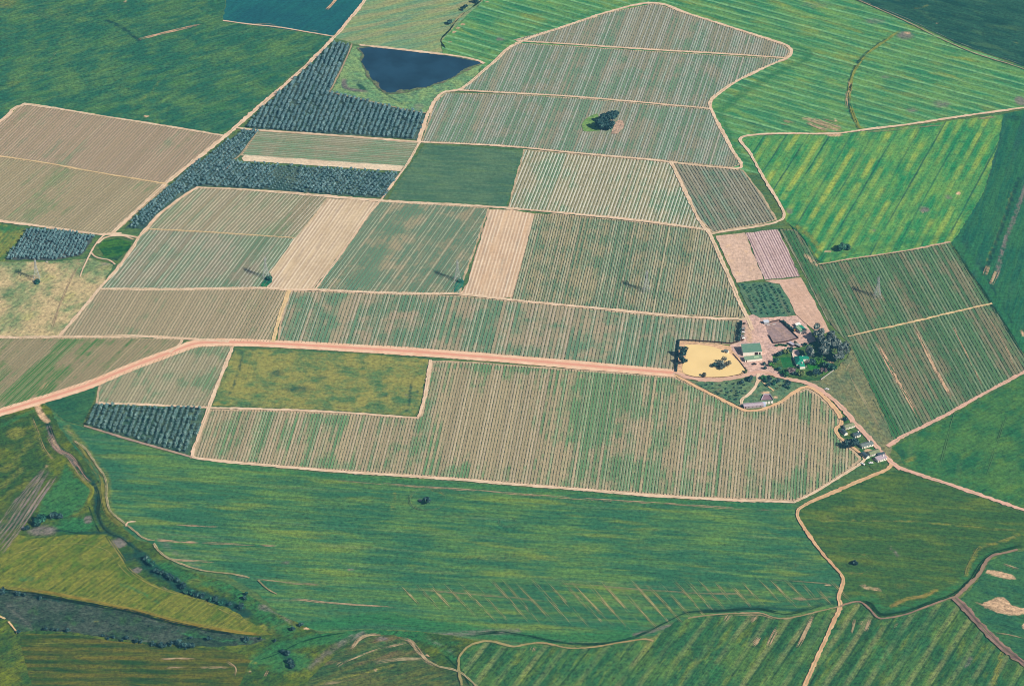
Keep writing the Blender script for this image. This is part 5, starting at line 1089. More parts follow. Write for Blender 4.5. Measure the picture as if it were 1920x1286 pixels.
def bush(label, px, r, leaf, group=None, name='bush', h=None, n=None, cat='bush', stem=True):
    SEED[0] += 1
    h = h or r * 1.5
    x, y = G(px[0], px[1], h * .5 + Z0)
    root = empty(name, (x, y, Z0), R.uniform(0, 6.28)); tag(root, label, cat, group)
    v, f, t = crown_np(r, r, h * .5, h * .52, n or int(70 + r * 40), max(.35, r * .32), 6, SEED[0] * 5 + 1, .55, .55)
    v[:, 2] = np.maximum(v[:, 2], .03)
    c = mesh_np('foliage', v, f, LEAF[leaf], root); set_tone(c, t)
    b = MB()
    for k in range(3):
        an = k * 2.1 + SEED[0]
        b.tube((0, 0, -.1), (math.cos(an) * r * .4, math.sin(an) * r * .4, h * .55), .06 + r * .02, 5, .03)
    b.build('stem', BARK, root)
    return root

GG = 'tall gum trees east of the farmhouse'
for lab, px, r, h in (('tall grey gum tree standing alone beside the green roofed shed', (1535, 620), 5.6, 15), ('tall gum tree at the top of the dark grove, next to the bare soil strip', (1556, 632), 6.2, 17), ('grey gum tree in the middle of the dark grove', (1566, 643), 6.0, 16), ('big gum tree at the outer end of the grove by the eastern vineyard', (1580, 655), 6.4, 18), ('gum tree on the garden side of the grove', (1545, 656), 5.6, 14), ('gum tree closest to the farmhouse roof', (1522, 656), 5.6, 13), ('shaded gum tree deep inside the grove', (1551, 646), 5.4, 14), ('low gum tree at the tip of the grove above the bare corner', (1574, 665), 5.2, 13), ('slender gum tree between the green roofed shed and the grove', (1540, 634), 4.2, 12)):
    tree('gum_tree', lab, px, r, h, 'gum', 520, 1.25, GG)
# pond trees
tree('gum_tree', 'dark tree on the pond bank, upper one of the pair', (1280, 658), 4.6, 11, 'dark', 420, 1.0)
tree('gum_tree', 'dark tree on the pond bank, lower one of the pair', (1281, 673), 4.2, 9, 'dark', 380, 1.0)
b = MB()
ring = []
c0 = G(1350, 686)
for k in range(14):
    an = 2 * math.pi * k / 14; rr = R.uniform(.8, 1.15)
    ring.append((c0[0] + math.cos(an) * 7.5 * rr, c0[1] + math.sin(an) * 4.2 * rr, .75))
b.slab(ring, .3)
tag(b.build('islet', simple('islet_mud', (150, 128, 104), (108, 104, 100), .4)), 'small muddy islet in the yellow pond', 'islet', None, 'structure')
for lab, px, r, h, lf in (('sparse grey tree at the centre of the pond islet', (1350, 680), 4.0, 7, 'gum'), ('thin upright tree at the back of the pond islet', (1358, 673), 2.6, 8, 'greybrown'), ('thin brownish tree on the sunny end of the pond islet', (1365, 681), 3.0, 7, 'greybrown'), ('low grey tree at the front of the pond islet', (1355, 688), 3.2, 5, 'gum'), ('low dark tree at the shaded end of the pond islet', (1340, 683), 3.2, 4.5, 'dark')):
    tree('islet_tree', lab, px, r, h, lf, 150, .8, 'trees on the pond islet')
bush('small grey bush on the pond rim above the pink road', (1321, 702), 2.4, 'greybrown', h=4)
bush('small bush at the corner of the pond next to the yard', (1399, 696), 1.9, 'olive', h=3.5)
# clump in the vineyard
for lab, px, r, h in (('dark teal tree, biggest of the clump in the grey vineyard', (1145, 219), 6.2, 12), ('dark tree in front of the clump in the grey vineyard', (1133, 233), 5.6, 10), ('dark tree on the sandy side of the vineyard clump', (1143, 233), 5.0, 9), ('smaller dark tree at the back of the vineyard clump', (1135, 220), 4.6, 11), ('low dark tree at the shaded end of the vineyard clump', (1124, 229), 4.8, 11), ('dark tree poking out at the tip of the vineyard clump', (1152, 214), 3.8, 9)):
    tree('clump_tree', lab, px, r * 1.15, h, 'dark', 620, 1.3, 'dark clump in the grey vineyard')
tree('lone_tree', 'lone dark teal tree in the vivid striped field', (1577, 462), 5.0, 7, 'teal', 380, 1.1)
bush('low teal shrub next to the lone tree in the striped field', (1590, 463), 3.4, 'teal')
tree('lone_tree', 'lone dark tree inside the ringed tractor tracks of the broad field', (800, 937), 4.0, 6, 'dark', 320, .95)
bush('dark shrub inside the ringed tracks above the gully', (1603, 1053), 2.8, 'dark')
tree('cottage_tree', 'broad dark tree among the white cottages', (1597, 830), 6.4, 9, 'dark', 520, 1.15)
bush('small dark bush above the first cottage', (1584, 786), 2.4, 'dark')
# ditch bushes
GD = 'bushes along the ditch at the top'
for lab, px, r in (('dark bush on the ditch at the very top edge', (893, 1), 3.6), ('dark bush on the ditch, upper of a touching pair', (872, 12), 3.0), ('small dark bush on the ditch, lower of a touching pair', (867, 17), 2.4), ('dark bush alone at the bend of the ditch', (843, 42), 3.2)):
    bush(lab, px, r, 'dark', GD)
# garden
for lab, px, r, h, lf, kind in (
  ('dark green garden tree beside the yard edge', (1454, 677), 3.0, 6, 'teal', 't'), ('light green round shrub near the yard corner of the garden', (1446, 684), 2.6, 3.6, 'lime', 'b'), ('dark shrub at the yard gate of the garden', (1434, 681.5), 2.0, 3, 'dark', 'b'), ('small dark shrub by the garden entrance road', (1435, 690), 1.9, 2.6, 'dark', 'b'), ('dark tree at the top corner of the lawn', (1461, 663), 2.6, 5, 'dark', 't'), ('green yellowish tree behind the lawn', (1474, 658), 3.2, 5, 'olive', 't'),
  ('dark blue green tree beside the terrace', (1482, 655), 2.8, 6, 'dark', 't'), ('bare mauve grey tree below the lawn', (1485, 692), 4.6, 6, 'bare', 't'), ('olive green tree below the farmhouse', (1503, 698), 3.8, 6, 'olive', 't'), ('dark shrub under the bare mauve tree', (1489, 699), 2.4, 3, 'dark', 'b'), ('green hedge shrub along the farm road', (1473, 702), 3.0, 3, 'green', 'b'), ('dark green shrub beside the little parking bay', (1460, 691), 2.6, 4, 'teal', 'b'), ('green shrub at the lawn end of the hedge', (1466, 697), 2.6, 3.2, 'green', 'b'),
  ('dark tree between the farmhouse court and the bright lawn', (1523, 677), 3.6, 7, 'dark', 't'), ('bright lime green tree beside the farmhouse', (1535, 677), 4.2, 6, 'lime', 't'), ('second lime green tree, nearer the bare corner', (1545, 680), 3.0, 5, 'lime', 't'), ('dark green tree at the far corner of the garden', (1560, 689), 4.2, 7, 'teal', 't'), ('dark blue tree by the garden fence corner', (1532, 698), 4.2, 7, 'dark', 't'), ('bare grey tree beside the garden fence', (1543, 695), 3.8, 6, 'bare', 't'), ('dark tree above the bare grey garden tree', (1550, 684), 3.4, 6, 'dark', 't'), ('green shrub beside the corner tree of the garden', (1566, 690), 2.4, 3, 'green', 'b'), ('small pale bush on the grass below the farmhouse', (1518, 697), 1.6, 2, 'olive', 'b'), ('grey shrub beside the horse shelters', (1492, 643), 2.4, 4, 'greybrown', 'b'), ('dark shrub behind the horse shelters', (1509, 645), 2.4, 4, 'teal', 'b')):
    if kind == 't': tree('garden_tree', lab, px, r, h, lf, 240, .85)
    else: bush(lab, px, r, lf, name='garden_shrub')
# hedge by the paddock, windbreaks
def hedge(name, label, pts, w, h, leaf, nper=9):
    L = smooth(GL(pts), .5); SEED[0] += 1
    g = np.random.default_rng(SEED[0])
    n = int(len(L) * nper)
    i = g.integers(0, len(L), n); t = np.gradient(L, axis=0)[i]; t /= np.linalg.norm(t, axis=1)[:, None]
    nn = np.stack([-t[:, 1], t[:, 0]], 1)
    c = np.column_stack([L[i] + nn * g.uniform(-w / 2, w / 2, n)[:, None], Z0 + h * g.random(n) ** .6])
    a = g.normal(size=(n, 3)); a /= np.linalg.norm(a, axis=1)[:, None]
    b_ = np.cross(a, g.normal(size=(n, 3))); b_ /= np.linalg.norm(b_, axis=1)[:, None]
    s = .5 * g.uniform(.6, 1.3, n)[:, None]
    q = np.stack([c - a * s - b_ * s, c + a * s - b_ * s, c + a * s + b_ * s, c - a * s + b_ * s], 1).reshape(-1, 3)
    o = mesh_np(name, q, np.arange(n * 4).reshape(-1, 4), LEAF[leaf]); set_tone(o, np.repeat(g.random(n), 4))
    return tag(o, label, 'hedge')
hedge('clipped_hedge', 'dark clipped hedge band on the sunny side of the paddock', [(1467, 604), (1477, 613), (1488, 623)], 2.6, 1.8, 'dark')
hedge('windbreak_hedge', 'tall dark windbreak between the vineyard and the yard', [(1389.5, 607), (1388, 622), (1385.5, 641)], 1.6, 3.2, 'dark')
hedge('windbreak_hedge', 'dark windbreak along the vineyard side of the pond', [(1273, 640), (1271, 660), (1268, 698)], .8, 2.0, 'dark')
hedge('low_hedge', 'low ragged hedge between the paddock and the lawn', [(1454, 650), (1464, 648.5), (1476, 650)], 1.8, 1.5, 'green')
# dotted garden bushes
dots = [(1335.3, 719.5), (1349.8, 722.5), (1337, 727.5), (1315.8, 724), (1363, 718.5), (1376, 719.8), (1353, 733), (1348, 738), (1364, 735.5), (1372, 732.5), (1384, 736.6), (1382, 732.7), (1379, 740.5), (1361.5, 740.5), (1369, 743.5), (1386, 735.6), (1393, 737.6), (1380, 748.4), (1360.5, 729), (1385, 720), (1390, 727), (1384, 740.5), (1380, 741), (1369, 748), (1325, 722), (1342, 735), (1398, 733), (1376, 726), (1396, 722)]
for q in dots:
    bush('small dark bush dotted over the grass below the muddy pond', (q[0], q[1] - .5), R.uniform(.9, 1.5), R.choice(['teal', 'dark']), 'small bushes below the pond', n=60)
for lab, q, r in (('big dark bush beside the orange lane', (1405.5, 709), 3.2), ('dark green bush down from the big one by the lane', (1391, 716), 2.5)):
    bush(lab, q, r, 'dark', 'small bushes below the pond')
dots2 = [(1431, 708, 2.8, 'green'), (1442, 710, 3.0, 'dark'), (1435, 714, 2.2, 'teal'), (1450, 717.5, 2.5, 'teal'), (1459, 714.5, 2.6, 'dark'), (1441, 721.5, 2.2, 'dark'), (1473, 722, 2.0, 'dark'), (1480, 719.5, 2.2, 'dark'), (1479, 726, 1.9, 'teal'), (1477, 714.5, 1.9, 'dark'), (1423, 724, 1, 'teal'), (1457, 728, 1.0, 'olive'), (1463, 722, 1.0, 'olive')]
for x, y, r, lf in dots2:
    bush('dark shrub in the grass triangle between farm road and stables', (x, y), r, lf, 'shrubs in the grass triangle')
# young trees of the grove
gp = grid_pts(GL([(1387, 536), (1446, 534), (1460, 538), (1486, 588), (1420, 592), (1400, 566)]), D_B, 3.4, 5.2, .5, .8)
for p in gp[:90]:
    SEED[0] += 1
    v, f, t = crown_np(1.1, 1.1, .8, .95, 40, .45, 5, SEED[0], .5, .55); v[:, 2] = np.maximum(v[:, 2], 0.02)
    o = mesh_np('young_tree', v, f, LEAF['teal']); set_tone(o, t); o.location = (p[0], p[1], Z0)
    tag(o, 'small dark young tree planted in the green plot beside the yard', 'young tree', 'young trees in the green plot')
# scrub bushes, lower corner
GS = 'bushes along the dark scrub strip'
for x, y, r in [(85, 1178, 2.2), (98, 1179, 1.6), (108, 1180, 1.8), (127, 1182, 2.4), (194, 1191, 1.8), (202, 1196, 1.5), (212, 1193, 1.7), (230, 1199, 1.7), (239, 1196, 2.3), (255, 1201, 2.4), (264, 1202, 1.8), (288, 1206, 2.5), (303, 1208.5, 2.8), (310, 1209.5, 2), (320, 1206, 2.4), (334, 1203, 3.2), (338, 1209, 2.8), (348, 1210, 3.2), (356, 1207, 3.0), (360, 1210, 2.8), (358, 1195, 1.6), (392, 1196, 2.8), (461, 1198, 3.0), (35, 1183, 2), (4, 1106, 3.6), (33, 1112, 2.4), (45, 1115, 2.0), (74, 1120, 2.2)]:
    bush('dark round bush on the edge of the grey green scrub strip', (x, y), r, 'dark', GS, n=110)
for lab, x, y, r, lf in (('big dark green bush above the grey hollow', 77, 970, 5.0, 'teal'), ('dark green bush leaning below the big one at the grey hollow', 69, 979, 4.2, 'teal'), ('dark bush at the far side of the grey hollow', 101, 966, 3.8, 'dark'), ('second dark bush at the far side of the grey hollow', 112, 967, 3.2, 'dark'), ('small dark bush at the stony tip of the grey hollow', 50, 989, 3.0, 'dark')):
    bush(lab, (x, y), r, lf, 'bushes around the grey hollow')
GC = 'scrub bushes along the creek'
creek = [(1060, 350), (1082, 372), (1100, 395), (1150, 440), (1182, 455), (1210, 470), (1232, 482), (1262, 495), (1300, 512), (1330, 540), (1335, 560), (1370, 590), (1400, 600), (1440, 612), (1480, 625), (1540, 650), (1580, 655), (1620, 672), (1680, 688), (1750, 700), (1790, 640), (1810, 600)]
for zx, zy in creek:
    bush('dark scrub bush growing along the creek below the broad field', (zx / 3.898 + R.uniform(-2, 2), 956 + zy / 3.898 + R.uniform(-2, 2)), R.uniform(2.0, 3.4), R.choice(['dark', 'teal', 'dark']), GC, n=90)
for x, y, r in [(538, 1222, 2.8), (545, 1240, 3), (548, 1248, 2.6), (488, 1196, 1.5), (515, 1200, 1.5), (550, 1178, 2.2), (565, 1170, 2.2), (530, 1220, 2)]:
    bush('dark bush in the wet green hollow at the bottom', (x, y), r, 'dark', 'bushes in the wet hollow')
# scattered boulders
ROCK = simple('pale_rock', (206, 196, 184), (170, 164, 160), 1.2)
def rock(label, px, r):
    SEED[0] += 1
    bm = bmesh.new(); bmesh.ops.create_icosphere(bm, subdivisions=2, radius=r); g = random.Random(SEED[0])
    for v in bm.verts: v.co = Vector((v.co.x * 1.3, v.co.y, v.co.z * .6)) * g.uniform(.8, 1.15)
    me = bpy.data.meshes.new('boulder'); bm.to_mesh(me); bm.free(); me.materials.append(ROCK)
    o = bpy.data.objects.new('boulder', me); COL.objects.link(o)
    x, y = G(*px); o.location = (x, y, Z0 + r * .2); tag(o, label, 'boulder')
rock('long pale boulder beside the lone tree in the ringed tracks', (788, 938.5), 1.3)
rock('pale boulder at the foot of the lone tree in the vivid field', (1577, 466), .8)
rock('white boulder in the small square orchard margin', (88, 492), 1.0)
rock('pale boulder at the stony tip of the grey hollow by the olive field', (45, 991), 1.5)

# ================================================================== BUILDINGS
WHITE = simple('lime_wash', (250, 244, 230), (240, 232, 214), .6, .05)
CREAM = simple('cream_wall', (240, 230, 206), (228, 214, 188), .6, .06)
def tin(name, c, c2=None, d=(1, 0), pitch=.9, rough=.5):
    n = NT(name, rough, .4)
    v = n.dot(n.pos, d)
    w = n.m('SINE', n.m('MULTIPLY', v, 2 * math.pi / pitch))
    a = n.noise(n.pos, .35, 4, .65)
    cc = n.mix(n.step(a, .3, .7), col(c), col(c2 or c))
    cc = n.scale(cc, n.m('MULTIPLY_ADD', w, .05, 1.0))
    n.base(cc); return n.mat
SHEDG = tin('shed_roof_green', (98, 142, 126), (112, 150, 132))
SHEDG2 = tin('annexe_roof_green', (126, 160, 136), (140, 168, 142))
TEAL = tin('farmhouse_roof', (6, 136, 118), (10, 150, 126))
GREYR = tin('grey_roof', (122, 138, 136), (104, 122, 124))
OLIVER = tin('olive_roof', (142, 152, 120), (122, 136, 112))
DARKR = tin('dark_roof', (84, 108, 116), (70, 94, 106))
MAUVER = tin('mauve_roof', (196, 182, 190), (180, 164, 172))
PALEG = tin('clear_sheet', (170, 200, 158), (182, 208, 170))
GLASS = simple('dark_glass', (40, 54, 66), None, .5, .05, .15, .5)
DOORM = simple('brown_door', (96, 74, 62), None, 1.0)
CONC = simple('concrete', (196, 190, 182), (176, 172, 166), .8)
TIMB = simple('dark_timber', (70, 62, 62), (54, 50, 54), .9)
STEEL = simple('galvanised_steel', (176, 180, 182), (158, 164, 168), .5, .08, .5, .4)

def house(name, label, px, p_to, L, D, wh, rh, roof, wall, kind='gable', group=None, cat='house', windows=2, door=True, chimney=False, over=.35, lean=0, wallc=None):
    """px: photo position of the eaves-height centre; long axis runs along px -> p_to"""
    x, y = G(px[0], px[1], wh + Z0)
    d = gdir(px, p_to); rz = math.atan2(d[1], d[0])
    root = empty(name, (x, y, Z0), rz); tag(root, label, cat, group)
    a, b = L / 2, D / 2
    m = MB(); t = .25
    m.box(-a, a, -b, -b + t, -.3, wh); m.box(-a, a, b - t, b, -.3, wh); m.box(-a, -a + t, -b + t, b - t, -.3, wh); m.box(a - t, a, -b + t, b - t, -.3, wh)
    if kind == 'gable':
        for s in (-1, 1):
            xx = s * (a - t / 2)
            i = len(m.v); m.v += [(xx - t / 2, -b, wh), (xx + t / 2, -b, wh), (xx + t / 2, b, wh), (xx - t / 2, b, wh), (xx - t / 2, 0, wh + rh - .06), (xx + t / 2, 0, wh + rh - .06)]
            m.f += [(i, i + 1, i + 5, i + 4), (i + 2, i + 3, i + 4, i + 5), (i + 3, i, i + 4), (i + 1, i + 2, i + 5), (i, i + 3, i + 2, i + 1)]
    elif kind == 'mono':
        for s in (-1, 1):
            xx = s * (a - t / 2)
            i = len(m.v); m.v += [(xx - t / 2, -b, wh), (xx + t / 2, -b, wh), (xx + t / 2, b, wh), (xx - t / 2, b, wh), (xx - t / 2, b, wh + rh - .06), (xx + t / 2, b, wh + rh - .06)]
            m.f += [(i, i + 1, i + 5, i + 4), (i + 2, i + 3, i + 4, i + 5), (i + 3, i, i + 4), (i + 1, i + 2, i + 5)]
        m.box(-a + t, a - t, b - t, b, wh, wh + rh - .2)
    m.build('wall', wall, root)
    r = MB(); o_ = over
    if kind == 'gable':
        k = rh / b
        r.slab([(-a - o_, -b - o_, wh - k * o_), (a + o_, -b - o_, wh - k * o_), (a + o_, 0, wh + rh), (-a - o_, 0, wh + rh)], .14)
        r.slab([(-a - o_, 0.01, wh + rh), (a + o_, 0.01, wh + rh), (a + o_, b + o_, wh - k * o_), (-a - o_, b + o_, wh - k * o_)], .14)
    elif kind == 'mono':
        r.slab([(-a - o_, -b - o_, wh), (a + o_, -b - o_, wh), (a + o_, b + o_, wh + rh), (-a - o_, b + o_, wh + rh)], .14)
    elif kind == 'barrel':
        n = 9
        for i in range(n):
            a0, a1 = math.pi * i / n, math.pi * (i + 1) / n
            y0, z0, y1, z1 = -math.cos(a0) * (b + .05), math.sin(a0) * rh + wh, -math.cos(a1) * (b + .05), math.sin(a1) * rh + wh
            r.slab([(-a - o_, y0, z0), (a + o_, y0, z0), (a + o_, y1, z1), (-a - o_, y1, z1)], .1)
        g = MB()
        for s in (-1, 1):
            pts = [(s * (a - .05), -math.cos(math.pi * i / n) * b, math.sin(math.pi * i / n) * (rh - .12) + wh) for i in range(n + 1)]
            g.poly(pts if s > 0 else pts[::-1])
        g.build('gable_end', wall, root)
    elif kind == 'hip':
        e = min(b, a * .6); k = rh / b; zl = wh - k * o_
        A_, B_, C_, D_ = (-a - o_, -b - o_, zl), (a + o_, -b - o_, zl), (a + o_, b + o_, zl), (-a - o_, b + o_, zl)
        P1, P2 = (-a + e, 0, wh + rh), (a - e, 0, wh + rh)
        r.poly([A_, B_, P2, P1]); r.poly([C_, D_, P1, P2]); r.poly([B_, C_, P2]); r.poly([D_, A_, P1]); r.poly([D_, C_, B_, A_])
    r.build('roof', roof, root)
    for s in (-1, 1):
        for i in range(windows):
            xw = -a + L * (i + 1) / (windows + 1) + (0.0 if not door or s > 0 else .9)
            w = MB(); y0 = s * b
            w.box(xw - .55, xw + .55, min(y0, y0 + s * .06), max(y0, y0 + s * .06), wh * .38, wh * .38 + .9)
            wo = w.build('window', CONC, root)
            p = MB(); p.box(xw - .45, xw + .45, min(y0 + s * .06, y0 + s * .09), max(y0 + s * .06, y0 + s * .09), wh * .38 + .1, wh * .38 + .8)
            p.build('pane', GLASS, wo)
    if door:
        w = MB(); w.box(-a + .9, -a + 1.8, -b - .07, -b, 0, 2.0); w.build('door', DOORM, root)
    if chimney:
        w = MB(); w.box(a * .5, a * .5 + .8, .3, 1.1, wh, wh + rh + .9).box(a * .5 - .08, a * .5 + .88, .22, 1.18, wh + rh + .9, wh + rh + 1.05); w.build('chimney', WHITE, root)
    return root

# big shed and annexe: long axis level with the photograph
sh = house('farm_shed', 'large green roofed white shed in the middle of the yard', (1409, 653.5), (1426, 652.4), 17.6, 10.5, 4.2, 2.2, SHEDG, WHITE, 'mono', windows=0, door=False, cat='shed', over=.3)
w = MB(); w.box(2.2, 5.4, -5.33, -5.25, 0, 3.2); w.build('sliding_door', TIMB, sh)
w = MB(); w.box(6.2, 7.9, -5.33, -5.25, 0, 2.8); w.build('sliding_door', TIMB, sh)
w = MB(); w.box(-8.8, 8.8, 4.9, 5.4, 6.45, 6.62); w.build('ridge_cap', STEEL, sh)
an = house('shed_annexe', 'low pale green annexe in front of the large shed', (1412, 670.5), (1428, 668.8), 16.4, 5.0, 2.4, .7, SHEDG2, WHITE, 'mono', windows=0, door=True, cat='shed', over=.25)
w = MB(); w.slab([(.8, -1.2, 2.75), (5.4, -1.2, 2.75), (5.4, 1.2, 3.05), (.8, 1.2, 3.05)], .06); w.build('roof_light', PALEG, an)
# farmhouse
fh = house('farmhouse', 'green roofed L shaped white farmhouse with a courtyard and verandah', (1498.5, 675), (1501.8, 687), 13.0, 7.0, 3.0, 2.3, TEAL, WHITE, 'hip', windows=3, chimney=False)
rot = fh.rotation_euler.z
def local(px, z):
    x, y = G(px[0], px[1], z); dx, dy = x - fh.location.x, y - fh.location.y
    c, s = math.cos(-rot), math.sin(-rot)
    return (dx * c - dy * s, dx * s + dy * c)
def wing(nm, corners, wh, rh, roofm):
    """cross wing with its ridge between the mid points of the short sides"""
    q = [local(p, wh + Z0) for p in corners]
    m = MB(); n = 4
    for i in range(4):
        p0, p1 = Vector(q[i]), Vector(q[(i + 1) % 4]); t = (p1 - p0).normalized() * .0
        nn = Vector((-(p1 - p0).y, (p1 - p0).x)).normalized() * .22
        m.slab([(*p0, wh), (*p1, wh), (*(p1 + nn), wh), (*(p0 + nn), wh)], wh + .3)
    m.build('wing_wall', WHITE, fh)
    a = (Vector(q[0]) + Vector(q[3])) / 2; b_ = (Vector(q[1]) + Vector(q[2])) / 2
    r = MB()
    r.slab([(*q[0], wh + .1), (*q[1], wh + .1), (*b_, wh + rh), (*a, wh + rh)], .12); r.slab([(*a, wh + rh), (*b_, wh + rh), (*q[2], wh + .1), (*q[3], wh + .1)], .12)
    r.poly([(*q[1], wh), (*q[2], wh), (*b_, wh + rh - .05)]); r.poly([(*q[3], wh), (*q[0], wh), (*a, wh + rh - .05)])
    return r.build('wing_roof', roofm, fh)
wing('east', [(1503, 673.6), (1517.5, 673.4), (1515.5, 666.6), (1500, 667)], 2.8, 1.5, TEAL)
wing('front', [(1500, 688), (1510, 687), (1508, 682), (1498, 683.4)], 2.6, 1.2, TEAL)
for p in ((1505, 668.5), (1514, 667.6), (1504, 680.5)):
    lx, ly = local(p, 4.2); w = MB(); w.box(lx - .35, lx + .35, ly - .35, ly + .35, 2.6, 4.7).box(lx - .45, lx + .45, ly - .45, ly + .45, 4.7, 4.85); w.build('chimney', WHITE, fh)
w = MB()
q0, q1 = local((1500, 690), .5), local((1512, 688.6), .5)
for k in range(5):
    px_, py_ = q0[0] + (q1[0] - q0[0]) * k / 4, q0[1] + (q1[1] - q0[1]) * k / 4
    w.tube((px_, py_, 0), (px_, py_, 2.3), .09)
w.build('verandah_post', WHITE, fh)
tw = MB()
tp = [G(*p) for p in ((1484.5, 663), (1486.5, 672), (1489.5, 681), (1493.5, 687))]
for (a_, b_) in zip(tp, tp[1:]):
    a_, b_ = Vector(a_), Vector(b_); nn = Vector((-(b_ - a_).y, (b_ - a_).x)).normalized() * .5
    tw.slab([(*a_, Z0 + 1.0), (*b_, Z0 + 1.0), (*(b_ + nn), Z0 + 1.0), (*(a_ + nn), Z0 + 1.0)], 1.3)
tag(tw.build('terrace_wall', WHITE), 'low white terrace wall between the lawn and the farmhouse', 'garden wall')
# green shed
gs = house('tool_shed', 'teal roofed shed with one clear roof panel beside the gum trees', (1502, 615.5), (1509, 622), 8.8, 6.6, 2.8, 1.2, TEAL, WHITE, 'gable', windows=1, cat='shed')
w = MB(); w.slab([(-3.9, -3.3, 2.98), (4.0, -3.3, 2.98), (4.0, -.5, 4.0), (-3.9, -.5, 4.0)], .05); w.build('roof_light', PALEG, gs)
house('lean_to', 'small white lean-to shed behind the teal roofed shed', (1496, 607.5), (1501, 606), 4.6, 2.6, 2.2, .5, simple('white_roof', (250, 246, 236), (236, 230, 220)), WHITE, 'mono', windows=0, cat='shed')
house('paddock_shelter', 'small pale grey shelter at the top corner of the paddock', (1436.5, 602.3), (1441, 601.6), 4.6, 3.0, 2.3, .5, tin('pale_roof', (206, 212, 222)), STEEL, 'mono', windows=0, door=False, cat='shelter')
house('pump_house', 'tiny pump house with a grey roof on the pond bank', (1362, 657), (1366, 658), 3.6, 3.0, 2.3, .9, GREYR, WHITE, 'gable', windows=1, cat='pump house')
house('horse_shelter', 'low dark horse shelter below the paddock, nearer the yard', (1484, 643.6), (1489, 646.4), 5.5, 2.0, 2.0, .4, tin('shelter_roof', (196, 190, 204)), TIMB, 'mono', windows=0, door=False, cat='shelter')
house('horse_shelter', 'low dark horse shelter below the paddock, nearer the farmhouse', (1496, 646), (1501, 648.6), 5.0, 1.8, 2.0, .4, tin('shelter_roof_two', (176, 178, 176)), TIMB, 'mono', windows=0, door=False, cat='shelter')
# stables
st = house('stable', 'long grey mauve stable building beside the orange track', (1412.5, 757.6), (1428, 756.4), 18.0, 5.0, 2.4, .7, MAUVER, simple('stable_wall', (186, 170, 170), (168, 154, 156), .8), 'gable', windows=4, cat='stable')
w = MB(); w.box(8.6, 11.2, -2.2, 2.2, 0, 2.1); w.build('tack_room', simple('blue_grey_wall', (190, 204, 226), (168, 182, 208), .8), st)
w = MB(); w.slab([(8.5, -2.5, 2.2), (11.4, -2.5, 2.2), (11.4, 2.5, 2.5), (8.5, 2.5, 2.5)], .1); w.build('tack_room_roof', tin('blue_grey_roof', (198, 208, 226)), st)
ky = [G(*p) for p in ((1427, 751.5), (1432, 741), (1444, 741), (1450, 750.5))]
me_ = MB(); me_.poly([(*p, .72) for p in ky])
tag(me_.build('stable_yard', simple('kraal_soil', (158, 132, 142), (138, 114, 126), .3)), 'mauve brown trampled pen behind the stable', 'pen', None, 'structure')
m = MB()
for a_, b_ in zip(ky, ky[1:]):
    a_, b_ = Vector(a_), Vector(b_); nn = Vector(((b_ - a_).y, -(b_ - a_).x)).normalized() * .3
    m.slab([(*a_, Z0 + 1.3), (*b_, Z0 + 1.3), (*(b_ + nn), Z0 + 1.3), (*(a_ + nn), Z0 + 1.3)], 1.5)
tag(m.build('pen_wall', simple('pen_wall_paint', (206, 206, 214), (176, 172, 180), .7)), 'low grey wall around the mauve pen behind the stable', 'wall')
for i, (px, lab) in enumerate((((1436.4, 755), 'small white tank beside the stable end'), ((1441.8, 754.6), 'small white tank in the middle of three'), ((1447.2, 753.8), 'small white tank farthest from the stable'))):
    x, y = G(px[0], px[1], Z0 + 1)
    root = empty('water_tank', (x, y, Z0), .1); tag(root, lab, 'tank', 'three white tanks by the stable')
    m = MB(); m.box(-1.0, 1.0, -1.0, 1.0, .25, 1.9); bd = m.build('tank_body', WHITE, root)
    mod = bd.modifiers.new('b', 'BEVEL'); mod.width = .15; mod.segments = 2
    m = MB(); m.box(-1.1, 1.1, -1.1, 1.1, 0, .25); m.build('plinth', CONC, root)
    m = MB(); m.tube((0, 0, 1.9), (0, 0, 2.1), .35, 10); m.build('lid', GREYR, root)
w = MB()
x, y = G(1414, 749.5); w.box(x - 2.2, x + 2.2, y - .5, y + .5, 0, 1.0)
# cottages
CG = 'row of small white cottages along the farm road'
for lab, px, to, L, D, wh, rh, roof, kind, ch in (
  ('cottage with an olive roof, topmost of the row', (1591.5, 796.6), (1600, 794), 9.4, 5.0, 2.5, 1.1, OLIVER, 'gable', False),
  ('small round roofed hut set back beside the topmost cottage', (1582.8, 809.5), (1586.5, 813), 6.6, 3.8, 1.8, 1.5, DARKR, 'barrel', False),
  ('short white cottage with a dark roof between two green yards', (1606.5, 813), (1613, 811), 5.6, 4.6, 2.6, .8, DARKR, 'gable', True),
  ('long grey roofed cottage below the lawn yard', (1624.8, 831.6), (1634, 829), 11.4, 5.2, 2.5, 1.0, GREYR, 'gable', True),
  ('grey green cottage just under the long one', (1638.6, 846.5), (1648, 843.6), 10.0, 5.2, 2.5, 1.0, OLIVER, 'gable', False),
  ('small round roofed hut at the edge of the largest vineyard', (1622.6, 853), (1626.5, 856), 7.2, 4.0, 1.8, 1.6, DARKR, 'barrel', False),
  ('untidy flat roofed cottage at the lower end of the row', (1652, 857.5), (1660, 855), 9.6, 5.0, 2.5, .5, MAUVER, 'mono', True)):
    house('cottage', lab, px, to, L, D, wh, rh, roof, WHITE, kind, CG, windows=3 if L > 7 else 1, chimney=ch, door=True)
m = MB(); x, y = G(1652, 851, Z0 + 1.6)
root = empty('open_shelter', (x, y, Z0), .3); tag(root, 'dark flat shelter squeezed above the lowest cottage', 'shelter')
m.slab([(-3.6, -1.6, 2.1), (3.6, -1.6, 2.1), (3.6, 1.6, 2.4), (-3.6, 1.6, 2.4)], .1); m.build('shelter_roof', DARKR, root)
